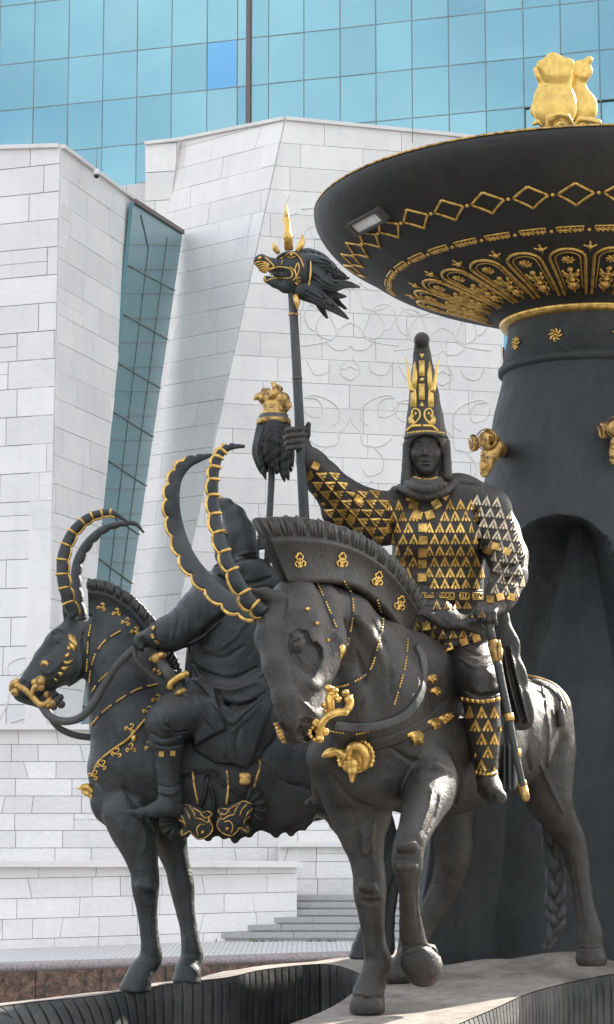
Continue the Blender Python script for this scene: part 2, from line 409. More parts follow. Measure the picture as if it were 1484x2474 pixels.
# ------------------------------------------------------------------ stone walls of cut slabs
def stone_mat(name, c, bd=.05, var=.06):
    m, nt, b = nodes(name)
    at = N(nt, 'ShaderNodeAttribute', attribute_name='tone'); 
    base = ramp(nt, at.outputs['Fac'], [(0, tuple(x*(1-var) for x in c)), (1, tuple(min(.9, x*(1+var)) for x in c))])
    n1 = noise(nt, .8, 7, .65); mx = N(nt, 'ShaderNodeMix', data_type='RGBA', blend_type='MULTIPLY'); mx.inputs[0].default_value = .4
    nt.links.new(base, mx.inputs[6]); nt.links.new(ramp(nt, n1, [(.32, (.80, .80, .83)), (.6, (1.04, 1.03, 1.02))]), mx.inputs[7])
    # rain streaks running down the cladding
    tcs = N(nt, 'ShaderNodeTexCoord'); mps = N(nt, 'ShaderNodeMapping'); mps.inputs['Scale'].default_value = (2.6, 2.6, .16); nt.links.new(tcs.outputs['Object'], mps.inputs['Vector'])
    n4 = noise(nt, 1.0, 5, .6, mps.outputs[0]); mx2 = N(nt, 'ShaderNodeMix', data_type='RGBA', blend_type='MULTIPLY'); mx2.inputs[0].default_value = .35
    nt.links.new(mx.outputs[2], mx2.inputs[6]); nt.links.new(ramp(nt, n4, [(.3, (.88, .88, .87)), (.5, (1, 1, 1))]), mx2.inputs[7])
    nt.links.new(mx2.outputs[2], b.inputs['Base Color']); b.inputs['Roughness'].default_value = .75
    n2 = noise(nt, 7, 5, .6); n3 = noise(nt, 30, 3, .6)
    ch = bump(nt, b, n2, .35, bd); bump(nt, b, n3, .3, bd*.3, ch); return m
M['stone'] = stone_mat('white_limestone', (.765, .725, .69))
M['stone_cool'] = stone_mat('cool_limestone', (.74, .712, .69))
M['stone_low'] = stone_mat('split_white_stone', (.76, .73, .70), .09, .08)
M['mortar'] = simple('mortar', (.33, .32, .31), .9)
def clip(poly, a, b):
    """keep the part left of a->b"""
    out = []; e = (b[0]-a[0], b[1]-a[1])
    f = lambda p: e[0]*(p[1]-a[1])-e[1]*(p[0]-a[0])
    for i in range(len(poly)):
        p, q = poly[i], poly[(i+1) % len(poly)]; fp, fq = f(p), f(q)
        if fp >= 0: out.append(p)
        if fp*fq < 0:
            t = fp/(fp-fq); out.append((p[0]+(q[0]-p[0])*t, p[1]+(q[1]-p[1])*t))
    return out
class Plane:
    def __init__(s, a, b, c):
        s.o = P(*a); s.n = (P(*b)-s.o).cross(P(*c)-s.o).normalized()
        if s.n.y > 0: s.n = -s.n
        s.u = Vector((0, 0, 1)).cross(s.n).normalized()
        if s.u.x < 0: s.u = -s.u
        s.v = s.n.cross(s.u)
        if s.v.z < 0: s.v = -s.v
    def at(s, x, y):
        r = ray(x, y); return CAM+r*((s.o-CAM).dot(s.n)/r.dot(s.n))
    def uv(s, p): q = p-s.o; return (q.dot(s.u), q.dot(s.v))
    def w(s, u, v, o=0): return s.o+s.u*u+s.v*v+s.n*o
def cladding(name, pl, poly, rh, wr, mat, parent, gap=.02, seed=1, back=.6, v0=0, slant=.0, half=.25):
    rnd = random.Random(seed)
    pw = [pl.uv(pl.at(*q)) for q in poly]
    ar = sum(pw[i][0]*pw[(i+1) % len(pw)][1]-pw[(i+1) % len(pw)][0]*pw[i][1] for i in range(len(pw)))
    if ar < 0: pw = pw[::-1]
    u0 = min(p[0] for p in pw); u1 = max(p[0] for p in pw); lo = min(p[1] for p in pw); hi = max(p[1] for p in pw)
    k = math.floor((lo-v0)/rh); V = []; Fc = []; tone = []; fm = []
    def slab(q, o):
        for i in range(len(pw)):
            q = clip(q, pw[i], pw[(i+1) % len(pw)])
            if len(q) < 3: return
        n = len(q); b = len(V); t = rnd.random()
        V.extend([pl.w(*p, o+.03) for p in q]+[pl.w(*p, -.02) for p in q])
        Fc.append(tuple(b+i for i in range(n))); fm.append(0); tone.append(t)
        for i in range(n): Fc.append((b+i, b+n+i, b+n+(i+1) % n, b+(i+1) % n)); fm.append(0); tone.append(t)
    while v0+k*rh < hi:
        a = v0+k*rh; k += 1; u = u0-rnd.random()*wr[1]; s1 = 0
        while u < u1:
            wd = rnd.uniform(*wr); g = gap/2; s0 = s1; s1 = rnd.uniform(-slant, slant) if rnd.random() < .5 else 0
            x0, x1 = u+g, u+wd-g; y0, y1 = a+g, a+rh-g
            if s0 == 0 and s1 == 0 and rnd.random() < half:
                m_ = (y0+y1)/2+rnd.uniform(-.05, .05); 
                slab([(x0, y0), (x1, y0), (x1, m_-g*.6), (x0, m_-g*.6)], rnd.uniform(-.006, .006)); slab([(x0, m_+g*.6), (x1, m_+g*.6), (x1, y1), (x0, y1)], rnd.uniform(-.006, .006))
            else: slab([(x0-s0, y0), (x1-s1, y0), (x1+s1, y1), (x0+s0, y1)], rnd.uniform(-.006, .006))
            u += wd
    b = len(V); n = len(pw); V.extend([pl.w(*p, 0) for p in pw]+[pl.w(*p, -back) for p in pw])
    Fc.append(tuple(b+i for i in range(n))); fm.append(1); tone.append(.5)
    Fc.append(tuple(b+n+i for i in range(n))[::-1]); fm.append(1); tone.append(.5)
    for i in range(n): Fc.append((b+i, b+n+i, b+n+(i+1) % n, b+(i+1) % n)); fm.append(0); tone.append(.5)
    o = mesh_obj(name, V, Fc, None, parent, False, [mat, M['mortar']], fm)
    at = o.data.attributes.new('tone', 'FLOAT', 'FACE'); at.data.foreach_set('value', tone)
    return o
def beam(mb, a, b, w, h, up=Vector((0, 0, 1)), m=0):
    t = (b-a); L = t.length; t.normalize(); s = t.cross(up).normalized(); u = s.cross(t)
    mb.box((a+b)/2, (t*(L/2), s*w/2, u*h/2), m)
# ground sheets
ground = mesh_obj('ground', [(-400, -200, 0), (400, -200, 0), (400, 700, 0), (-400, 700, 0)], [(0, 1, 2, 3)], simple('plaza_paving', (.13, .125, .12), .8, nz=.6), None, False)
tag(ground, kind='structure')
# ------------------------------------------------------------------ museum
mus = thing('museum_building', 'white limestone-clad museum with slanting faceted walls and a narrow teal glass slit', 'building', P(400, 1760, 55))
plA = Plane((0, 742, 50.5), (137, 730, 50), (130, 1407, 50)); plB = Plane((145, 357, 50), (120, 1500, 50), (287, 816, 53.8))
plE = Plane((690, 290, 58), (470, 1290, 57.2), (403, 823, 59.4)); plF = Plane((690, 290, 58), (470, 1290, 57.2), (1206, 866, 59.4))
plC = Plane((352, 350, 60.6), (430, 341, 60.4), (352, 520, 60.6)); plD = Plane((270, 450, 62), (352, 438, 61.6), (300, 520, 62))
RH = .708
cladding('stone_facade', plA, [(-60, 363), (146, 357), (120, 1500), (113, 1775), (-60, 1775)], RH, (.8, 1.7), M['stone_cool'], mus, seed=1, half=.18)
cladding('stone_facade', plB, [(146, 357), (322, 487), (230, 1400), (190, 1775), (113, 1775), (120, 1500)], RH, (1.0, 2.4), M['stone'], mus, seed=2, slant=.15, half=.4, gap=.012)
cladding('stone_facade', plE, [(430, 342), (690, 290), (470, 1290), (364, 1775), (150, 1775), (396, 545)], RH, (1.0, 2.2), M['stone'], mus, seed=3, slant=.1, half=.0, gap=.012)
cladding('stone_facade', plF, [(690, 290), (1050, 325), (1217, 342), (1217, 1775), (364, 1775), (470, 1290)], RH, (1.2, 2.6), M['stone'], mus, seed=4, half=.0, gap=.012)
cladding('stone_facade', plC, [(352, 350), (432, 341), (400, 600), (352, 600)], RH*1.25, (.9, 1.6), M['stone'], mus, seed=5, half=0)
cladding('stone_facade', plD, [(240, 462), (353, 438), (353, 600), (240, 600)], RH, (.9, 1.6), M['stone'], mus, seed=6, half=0)
mb = MB()
for pl, a, b in [(plA, (-60, 360), (146, 354)), (plB, (146, 354), (322, 484)), (plE, (430, 340), (690, 288)), (plF, (690, 288), (1050, 323)), (plF, (1050, 323), (1217, 340)), (plC, (352, 348), (432, 339))]:
    mb = MB(); beam(mb, pl.at(*a)+pl.n*.02, pl.at(*b)+pl.n*.02, .22, .10); mb.build('coping', M['stone'], mus, False)
# glass slit: runs from facade B back to facade E
def glassmat(name, col, metal=.5, rough=.06, sp=.6):
    m, nt, b = nodes(name); 
    oi = N(nt, 'ShaderNodeObjectInfo'); n1 = noise(nt, .35, 4, .6)
    c = ramp(nt, oi.outputs['Random'], [(0, tuple(x*.93 for x in col)), (1, tuple(min(1, x*1.06) for x in col))])
    mx = N(nt, 'ShaderNodeMix', data_type='RGBA', blend_type='MULTIPLY'); mx.inputs[0].default_value = .5; nt.links.new(c, mx.inputs[6]); nt.links.new(ramp(nt, n1, [(.3, (.85, .88, .9)), (.7, (1.08, 1.05, 1.03))]), mx.inputs[7])
    nt.links.new(mx.outputs[2], b.inputs['Base Color']); b.inputs['Metallic'].default_value = metal; b.inputs['Roughness'].default_value = rough
    bump(nt, b, noise(nt, .7, 3), .08, .03); return m
M['glass'] = glassmat('tinted_blue_glass', (.175, .35, .405))
M['glass_new'] = glassmat('bright_blue_glass', (.11, .30, .50))
M['glass_slit'] = glassmat('teal_glass', (.12, .27, .30), .25, .2)
M['mull'] = simple('bronze_mullion', (.24, .27, .25), .5, .3)
M['seam'] = simple('brown_expansion_seam', (.16, .12, .11), .6)
plS = Plane((322, 487, 53.9), (232, 1400, 53.4), (441, 562, 59.6))
sp = [(323, 487), (442, 562), (320, 1400), (268, 1775), (188, 1775), (231, 1400)]
mb = MB(); mb.prism([plS.at(*q) for q in sp], -plS.n*.1); mb.build('glass_slit', M['glass_slit'], mus, False)
mb = MB()
beam(mb, plS.at(323, 486)+plS.n*.03, plS.at(440, 561)+plS.n*.03, .10, .12)
mb.build('slit_flashing', M['seam'], mus, False)
mb = MB()
def sl(y, t):   # point across the slit at height y: t 0..1
    x0 = np.interp(y, [487, 1400, 1775], [323, 231, 188]); x1 = np.interp(y, [487, 562, 1400, 1775], [323, 442, 320, 268]); return plS.at(x0+(x1-x0)*t, y)+plS.n*.015
for y in range(590, 1770, 59):
    beam(mb, sl(y, 0), sl(y+2, 1), .05, .012)
for y in range(640, 1770, 118):
    beam(mb, sl(y, 0), sl(y+62, 1), .06, .02)  # slanting bars stand in for stone joints reflected in the glass
for t in (.38, .72):
    ys = list(range(575 if t > .5 else 520, 1775, 80)); 
    for a, b in zip(ys[:-1], ys[1:]): beam(mb, sl(a, t), sl(b, t), .05, .012, Vector((1, 0, 0)))
mb.build('slit_mullions_reflections', M['mull'], mus, False)
# carved scroll reliefs on the big facade
mb = MB()
def relief(pts, mirror=None, sm=6):
    if min(p[1] for p in pts) < 425: return
    for mir in ([0, 1] if mirror else [0]):
        q = [((2*mirror-x) if mir else x, y) for x, y in pts]
        c = crom(q, sm) if len(q) > 2 else q
        mb.tube([plF.at(a[0], a[1])+plF.n*.035 for a in c], .020, 6)
def relief_set(cx, dy, s=1.0):
    R = lambda pts: relief([(cx-(845-x)*s, y+dy) for x, y in pts], cx)
    R([(845, 780), (822, 792), (808, 812), (795, 824), (760, 832), (728, 836)]); R([(845, 885), (828, 893), (823, 880)]); 
    R([(838, 868), (824, 885), (824, 905), (845, 920)])
    R([(727, 968), (740, 1000), (770, 1008), (778, 985), (765, 965), (737, 962)]); R([(737, 962), (755, 955), (790, 965), (815, 985), (818, 1015), (800, 1030)])
    R([(845, 1005), (838, 1025), (820, 1045), (812, 1075), (770, 1078), (745, 1060)]); R([(812, 1075), (790, 1080), (765, 1110), (770, 1140), (800, 1150), (815, 1135)])
    R([(845, 1165), (832, 1175), (810, 1175), (790, 1160)]); R([(740, 870), (760, 905), (790, 900), (800, 880)])
    R([(760, 800), (745, 790), (735, 760), (755, 735), (790, 745), (800, 770)])
    R([(800, 770), (812, 800), (808, 812)]); R([(730, 700), (760, 690), (785, 660), (790, 630)]); R([(845, 700), (825, 690), (815, 665), (825, 640), (845, 628)])
for cx, dy in [(845, 0), (1068, 12), (845, -330), (1068, -318)]: relief_set(cx, dy)
relief([(735, 430), (750, 440), (775, 430), (790, 440), (800, 420)], None); relief([(700, 470), (690, 495), (700, 520), (715, 515)], None); relief([(760, 545), (735, 560), (735, 600), (750, 620)])
mb.build('scroll_relief', M['stone'], mus)
mb = MB()
for pts in [[(40, 1645), (20, 1610), (50, 1590), (80, 1590)], [(0, 1740), (20, 1700), (30, 1650), (60, 1620), (85, 1590)], [(30, 1745), (70, 1735), (90, 1760)]]:
    mb.tube([plA.at(a[0], a[1])+plA.n*.035 for a in crom(pts, 6)], .023, 6)
mb.build('scroll_relief', M['stone'], mus)
# ------------------------------------------------------------------ glass tower
tw = thing('glass_tower', 'tall blue glass curtain wall tower rising behind the white stone walls', 'building', P(742, 1900, 75))
plT = Plane((742, 150, 75), (742, 800, 75), (742+1000, 0, 75))
ang = math.radians(16.4); plT.n = Vector((-math.sin(ang), -math.cos(ang), 0)); plT.u = Vector((math.cos(ang), -math.sin(ang), 0)); plT.v = Vector((0, 0, 1))
cols = [-80, 3, 86, 169, 252, 334, 417, 502, 575, 597, 609, 650, 735, 822, 908, 995, 1083, 1172, 1263, 1353, 1446, 1540]
rows = [-190, -70, 78, 194, 310, 426, 541]
us = [plT.uv(plT.at(x, 0))[0] for x in cols]; vs_ = [plT.uv(plT.at(742, y))[1] for y in rows]
rnd = random.Random(5)
for i in range(len(us)-1):
    if i == 9: continue
    for j in range(len(rows)-1):
        yl = rows[j]+(742-cols[i])*.1                       # where the pane sits in view
        if yl > 480 or (j == 5 and cols[i] > 420) or (j == 0 and cols[i] > 200) or (j == 4 and cols[i] > 1200): continue
        g = .02; x0, x1 = us[i]+g, us[i+1]-g; y1, y0 = vs_[j]-g, vs_[j+1]+g
        tx, ty = rnd.gauss(0, .004), rnd.gauss(0, .004)
        q = [(x0, y0, -tx-ty), (x1, y0, tx-ty), (x1, y1, tx+ty), (x0, y1, -tx+ty)]
        mb = MB(); mb.prism([plT.w(a, b, .03+c) for a, b, c in q], -plT.n*.03)
        o = mb.build('glass_panel', M['glass_new'] if (i == 7 and j == 2) else M['glass'], tw, False)
        if i == 7 and j == 2: o['label'] = 'brighter blue replacement pane'
mb = MB()
for u in us: mb.box(plT.w(u, (vs_[0]+vs_[-1])/2, .0), (plT.u*.012, plT.n*.04, plT.v*((vs_[0]-vs_[-1])/2)))
for v in vs_: mb.box(plT.w((us[0]+us[-1])/2, v, 0), (plT.u*((us[-1]-us[0])/2), plT.n*.038, plT.v*.012))
mb.build('mullion_grid', M['mull'], tw, False)
mb = MB(); mb.box(plT.w((us[9]+us[10])/2, (vs_[0]+vs_[-1])/2, .05), (plT.u*(us[10]-us[9])*.42, plT.n*.08, plT.v*((vs_[0]-vs_[-1])/2))); mb.build('expansion_seam', M['seam'], tw, False)
mb = MB(); v1 = vs_[0]+1; v2 = -CZ-40
v1 = 48; ua = us[0]-8; ub = 22
mb.box(plT.w((ua+ub)/2, (v1+v2)/2, -4.1), (plT.u*((ub-ua)/2), plT.n*4, plT.v*((v1-v2)/2))); mb.build('tower_body', M['glass'], tw, False)
mb = MB(); mb.box((23.5, 70, 24), (Vector((2.5, 0, 0)), Vector((0, 19, 0)), Vector((0, 0, 25)))); mb.build('added_shade_wing', M['glass'], tw, False)  # unseen wing, added to keep the sun off the museum walls
mb = MB()
for k in range(1, 13): mb.box((20.98, 70, k*3.8), (Vector((.03, 0, 0)), Vector((0, 19, 0)), Vector((0, 0, .05))))  # mullions dressing the added wing
for k in range(29): mb.box((20.985, 51.2+k*1.32, 24), (Vector((.025, 0, 0)), Vector((0, .02, 0)), Vector((0, 0, 24.8))))
for k in range(4): mb.box((21.7+k*1.32, 50.98, 24), (Vector((.02, 0, 0)), Vector((0, .03, 0)), Vector((0, 0, 24.8))))
mb.build('mullion_grid', M['mull'], tw, False)
# ------------------------------------------------------------------ lower walls, stairs, pavement
def zat(y, d): return P(742, y, d).z
w1 = thing('retaining_wall', 'upper long white stone retaining wall directly under the museum', 'wall', P(400, 2100, 47))
pl1 = Plane((0, 1757, 47), (900, 1757, 47.6), (0, 2200, 47))
cladding('stone_facing', pl1, [(-60, 1762), (1200, 1762), (1200, 2200), (-60, 2200)], .385, (.55, 1.35), M['stone_low'], w1, seed=11, half=.15, slant=.06, gap=.013)
mb = MB(); beam(mb, pl1.at(-60, 1757)+pl1.n*.03, pl1.at(1200, 1757)+pl1.n*.03, .5, .12); mb.build('coping', M['stone'], w1, False)
w2 = thing('retaining_wall', 'lower white stone wall with flat coping running beside the grey steps', 'wall', P(300, 2320, 42))
pl2 = Plane((0, 2080, 42), (714, 2086, 45.3), (0, 2320, 42))
cladding('stone_facing', pl2, [(-60, 2090), (716, 2092), (716, 2290), (-60, 2340)], .40, (.6, 1.6), M['stone_low'], w2, seed=12, half=.2, slant=.06, gap=.012, v0=.05)
mb = MB(); beam(mb, pl2.at(-60, 2086)+pl2.n*.03, pl2.at(717, 2088)+pl2.n*.03, .5, .12); mb.build('coping', M['stone'], w2, False)
w3 = thing('retaining_wall', 'short white stone wall at the top of the grey steps', 'wall', P(780, 2165, 46.9))
pl3 = Plane((674, 2040, 46.8), (900, 2040, 46.9), (674, 2150, 46.8))
cladding('stone_facing', pl3, [(674, 2044), (1200, 2044), (1200, 2200), (674, 2200)], .38, (.5, 1.1), M['stone_low'], w3, seed=13, half=.1, slant=.05, gap=.013)
mb = MB(); beam(mb, pl3.at(672, 2040)+pl3.n*.03, pl3.at(1200, 2040)+pl3.n*.03, .4, .1); mb.build('coping', M['stone'], w3, False)
st = thing('stone_steps', 'flight of six grey granite steps between white stone walls', 'steps', P(700, 2266, 44.4))
M['step'] = simple('grey_granite', (.37, .36, .35), .7, nz=25, amt=.18)
rx = [525, 546, 566, 586, 605, 626]; zb = zat(2267, 44.4); 
for k in range(6):
    d0 = 44.4+.31*k; z0 = zb+.142*k; xl = P(rx[k], 2230, d0).x; xr = P(1050, 2230, d0).x; mb = MB()
    xs = xl; rnd = random.Random(k)
    while xs < xr:
        x2 = min(xs+rnd.uniform(1.1, 1.7), xr)
        mb.box(((xs+x2)/2, d0+.22, z0+.06), (Vector(((x2-xs)/2-.004, 0, 0)), Vector((0, .24, 0)), Vector((0, 0, .055))))
        xs = x2
    mb.box(((xl+xr)/2+.03, d0+.25, z0-.01), (Vector(((xr-xl)/2-.03, 0, 0)), Vector((0, .22, 0)), Vector((0, 0, .05))))
    mb.build('step', M['step'], st, False)
zp = zb-.06
pa = P(-80, 2350, 36.3); pb = P(1010, 2316, 39.9); pt = (pb-pa).normalized(); pa = pa-pt*14; pb = pb+pt*16
pav = MB(); pav.prism([(pa.x, pa.y, zp), (pb.x, pb.y, zp), (pb.x+4, 54, zp), (pa.x-4, 54, zp)], (0, 0, -zp+.01))
def paving_mat():
    m, nt, b = nodes('pale_paving'); t = N(nt, 'ShaderNodeTexCoord'); br = N(nt, 'ShaderNodeTexBrick'); nt.links.new(t.outputs['Object'], br.inputs['Vector'])
    br.inputs['Color1'].default_value = (.70, .67, .63, 1); br.inputs['Color2'].default_value = (.62, .59, .555, 1); br.inputs['Mortar'].default_value = (.2, .19, .18, 1); br.inputs['Scale'].default_value = 2.5; br.inputs['Mortar Size'].default_value = .03
    nt.links.new(br.outputs['Color'], b.inputs['Base Color']); b.inputs['Roughness'].default_value = .8; return m
po = pav.build('pavement', paving_mat(), None, False); tag(po, kind='structure')
mb = MB(); rnd = random.Random(9)
for k in range(260):
    x = rnd.uniform(P(520, 2266, 44.2).x, P(880, 2266, 44.2).x); y = 44.25+rnd.uniform(-.12, .1); 
    if math.sin(x*5.1)+rnd.uniform(-1, 1) < .4: continue
    c = Vector((x, y, zp)); t = Vector((rnd.uniform(-.06, .06), rnd.uniform(-.05, .05), rnd.uniform(.03, .09))); s = Vector((.008, 0, 0))
    mb.add([c-s, c+s, c+t], [(0, 1, 2)])
tag(mb.build('grass', simple('weeds', (.06, .10, .03), .8, bstr=0), None, False), 'small green weeds in the crack under the lowest grey step', 'grass', kind='stuff')
# granite parapet
gr = thing('granite_parapet', 'low polished red-brown granite parapet with rounded cap behind the horses', 'wall', P(300, 2440, 36.5))
def granite():
    m, nt, b = nodes('red_granite'); n1 = noise(nt, 9, 6, .7); n2 = noise(nt, 28, 3, .7)
    mx = N(nt, 'ShaderNodeMix', data_type='RGBA', blend_type='MULTIPLY'); mx.inputs[0].default_value = .8
    nt.links.new(ramp(nt, n1, [(.38, (.05, .04, .035)), (.5, (.13, .075, .05)), (.62, (.24, .14, .10))]), mx.inputs[6]); nt.links.new(ramp(nt, n2, [(.35, (.4, .4, .4)), (.6, (1.2, 1.2, 1.2))]), mx.inputs[7])
    nt.links.new(mx.outputs[2], b.inputs['Base Color']); b.inputs['Roughness'].default_value = .35; return m
M['granite'] = granite()
a = P(-80, 2350, 36.2); b = P(1010, 2316, 39.8); a.z = b.z = zp+.06; t = (b-a).normalized(); a = a-t*6; b = b+t*14; side = Vector((t.y, -t.x, 0)); mb = MB(); L = (b-a).length; n = 24
for k in range(n):
    c = a+t*(L*(k+.5)/n); mb.box(c+Vector((0, 0, -.62)), (t*(L/n/2-.008), side*.16, Vector((0, 0, .55))))
mb.box(a+t*L/2-side*.02+Vector((0, 0, -.62)), (t*(L/2), side*.15, Vector((0, 0, .56))))
mb.build('granite_slab', M['granite'], gr, False)
mb = MB(); mb.tube([a+side*.06, b+side*.06], .085, 14); mb.box(a+t*L/2-side*.12+Vector((0, 0, .0)), (t*(L/2), side*.16, Vector((0, 0, .08)))); mb.build('cap_moulding', simple('grey_granite_cap', (.30, .25, .235), .4, nz=25, amt=.5), gr)
# security camera on the museum roof edge
q = P(234, 424, 50.9); sc_ = thing('security_camera', 'small white dome security camera with dark lens on the sloping stone roof edge', 'camera', q)
mw = simple('white_plastic', (.7, .7, .7), .4); mk = simple('black_plastic', (.02, .02, .025), .2)
mb = MB(); mb.tube([q+Vector((.0, .2, .12)), q+Vector((0, -.05, .12))], .035, 10); mb.tube([q+Vector((0, -.05, .15)), q+Vector((0, -.05, .05)), q+Vector((0, -.05, -.0))], [.06, .085, .085], 14); mb.build('housing', mw, sc_)
mb = MB(); mb.blob(q+Vector((0, -.05, -.02)), (Vector((.07, 0, 0)), Vector((0, .07, 0)), Vector((0, 0, .075))), 14, 8); mb.build('lens_dome', mk, sc_)
mb = MB(); mb.tube([q+Vector((-.02, .1, .1)), q+Vector((-.03, .1, .75))], .01, 6); mb.build('antenna', M['mull'], sc_)
a = P(997, 345, 58.5); an = MB(); an.tube([a, P(997, 262, 58.5)], .012, 6); tag(an.build('lightning_rod', M['mull'], None), 'thin dark rod on the museum roof edge against the blue glass', 'rod')
# ------------------------------------------------------------------ bowl monument
BX, BY = P(1420, 900, 19).x, 19.0; BC = Vector((BX, BY, 0))
mon = thing('bowl_monument', 'giant dark bronze bowl on a flared pedestal trimmed with gilded diamonds, petals and rosettes', 'monument', (BX, BY, zat(2300, 19)))
RZ = CZ+5.54                                    # rim height
prof = [(2.54, RZ), (2.56, RZ-.03), (2.555, RZ-.08), (2.53, RZ-.15), (2.46, RZ-.26), (2.33, RZ-.39), (2.15, RZ-.50), (1.97, RZ-.62), (1.75, RZ-.73), (1.50, RZ-.82), (1.25, RZ-.90), (1.05, RZ-.965), (.88, RZ-1.03), (.80, RZ-1.09)]
prof = [tuple(q) for q in crom(prof, 3)]
pr = np.array([q[0] for q in prof[6:]])[::-1]; pz = np.array([q[1] for q in prof[6:]])[::-1]
def bz(r): return float(np.interp(r, pr, pz))
inner = [(.3, RZ-.55), (1.2, RZ-.5), (1.9, RZ-.3), (2.3, RZ-.08), (2.42, RZ-.01), (2.50, RZ+.01), (2.54, RZ)]
v, f = lathe(inner+prof[1:]+[(.70, RZ-1.10)], BC, 160); mesh_obj('bowl', v, [q[::-1] for q in f], M['bronze_dark'], mon)
v, f = lathe([(2.42, RZ+.012), (2.51, RZ+.020), (2.558, RZ+.006), (2.566, RZ-.003), (2.56, RZ-.012)], BC, 160); mesh_obj('gilded_rim', v, f, M['gold_worn'], mon)
def bp(a, r, off=0):                            # point on the bowl's underside; a=0 faces the camera
    z = bz(r); dz = (bz(r+.02)-bz(r-.02))/.04; n = Vector((1, 0, -1/dz if dz > 1e-4 else 0)) if False else Vector((dz, 0, -1)).normalized()
    rr = r+n.x*off; return Vector((BX+rr*math.sin(a), BY-rr*math.cos(a), z+n.z*off))
def bt(mb, pts, rad, n=6, off=.004): mb.tube([bp(a, r, off) for a, r in pts], rad, n)
def bline(a0, r0, a1, r1, k=6): return [(a0+(a1-a0)*i/k, r0+(r1-r0)*i/k) for i in range(k+1)]
def bblob(mb, a, r, s, off=.004):
    c = bp(a, r, off); t = (bp(a+.01, r)-c).normalized(); u = (bp(a, r+.01)-bp(a, r)).normalized(); nn = t.cross(u); mb.blob(c, (t*s, u*s, nn*s*.8), 8, 5)
def copies(proto, n, step, lim):
    """repeat a part round the bowl axis"""
    for k in range(n):
        a = k*step
        if a > math.pi: a -= 2*math.pi
        if k == 0 or abs(a) > lim: continue
        o = proto.copy(); COL.objects.link(o); Rm = Matrix.Translation(BC-mon.location) @ Matrix.Rotation(a, 4, 'Z') @ Matrix.Translation(-(BC-mon.location))
        o.parent = mon; o.matrix_parent_inverse = Rm @ proto.matrix_parent_inverse
LIM = 1.9
A0 = .0
def ring_part(name, n, build, a0=0):
    mb = MB(); build(mb, a0); o = mb.build(name, M['gold'], mon); copies(o, n, 2*math.pi/n, LIM); return o
w36 = 2*math.pi/36
def dia(mb, a):
    h = w36*.40; P4 = [(a-h, 2.20), (a, 2.30), (a+h, 2.20), (a, 2.09)]
    for i in range(4):
        (a0, r0), (a1, r1) = P4[i], P4[(i+1) % 4]; bt(mb, bline(a0, r0, a1, r1), .013)
    bblob(mb, a+w36/2, 2.20, .02)
ring_part('gilded_diamond', 36, dia, .005)
def plq(mb, a):
    h = w36*.36
    L = bline(a-h, 1.885, a+h, 1.885)+bline(a+h, 1.885, a+h*.88, 1.845, 2)[1:]+bline(a+h*.88, 1.845, a+h, 1.8455, 2)[1:]+bline(a+h, 1.8455, a-h, 1.8455)[1:]+bline(a-h, 1.8455, a-h*.88, 1.845, 2)[1:]+bline(a-h*.88, 1.845, a-h, 1.885, 2)[1:]
    bt(mb, L, .009)
    for k in range(-2, 3):
        c = a+k*h*.36; bt(mb, [(c+h*.13*math.cos(t), 1.845+.020*math.sin(t)) for t in np.linspace(.3, 5.4, 9)], .0065, 5)
    bblob(mb, a+w36/2, 1.845, .02)
ring_part('gilded_plaque', 36, plq, -.03)
w24 = 2*math.pi/24
def rosette_pts(c, t, u, nn, s, mb, k=8):
    mb.blob(c+nn*s*.1, (t*s*.22, u*s*.22, nn*s*.2), 8, 4)
    for i in range(k):
        a = 2*math.pi*i/k; pts = []
        for j in range(6):
            q = j/5; aa = a+.8*q; rr = s*(.2+.75*q); pts.append(c+(t*math.cos(aa)+u*math.sin(aa))*rr+nn*s*.12)
        mb.tube(pts, [s*.07, s*.12, s*.15, s*.16, s*.14, s*.06], 6)
def petal(mb, a):
    h = w24*.40; top = 1.47
    def outline(hh, tp, lo=.92):
        L = [(a-hh*(lo+.0)/1.0*1.0, lo)]
        L = [(a-hh, lo)]+[(a-hh, lo+(tp-lo-.0)*t) for t in (.25, .5, .75)]+[(a-hh*math.cos(t), tp+hh*1.35*math.sin(t)) for t in np.linspace(0, math.pi, 11)]+[(a+hh, lo+(tp-lo)*t) for t in (.75, .5, .25, 0)]
        return L
    bt(mb, outline(h, top), .016); bt(mb, outline(h*.72, top-.01, 1.0), .008, 5)
    c = bp(a, 1.46, .006); t = (bp(a+.01, 1.46)-bp(a-.01, 1.46)).normalized(); u = (bp(a, 1.47)-bp(a, 1.45)).normalized(); rosette_pts(c, t, u, u.cross(t) if u.cross(t).z < 0 else t.cross(u), .062, mb)
    # palmette below the rosette
    for s in (-1, 1):
        for r0, wd in ((1.20, .55), (1.10, .5), (1.02, .45)):
            bt(mb, [(a, r0-.03), (a+s*h*wd*.6, r0-.02), (a+s*h*wd, r0+.02), (a+s*h*wd*.7, r0+.045), (a+s*h*wd*.4, r0+.02)], .010, 5)
        bt(mb, [(a+s*h*.1, 1.18), (a+s*h*.4, 1.24), (a+s*h*.55, 1.29)], .013, 5)
    bt(mb, [(a-h*.5, 1.215), (a+h*.5, 1.215)], .014, 5); bt(mb, [(a, .95), (a, 1.32)], .014, 5); bblob(mb, a, 1.30, .03); bblob(mb, a, 1.06, .04); bblob(mb, a, 1.14, .03)
    b = a+w24/2                                   # little finial between petals
    bblob(mb, b, 1.63, .028); bt(mb, [(b, 1.56), (b, 1.70)], .010, 5); bt(mb, [(b-.035, 1.655), (b, 1.61), (b+.035, 1.655)], .010, 5)
ring_part('gilded_petal', 24, petal, .02)
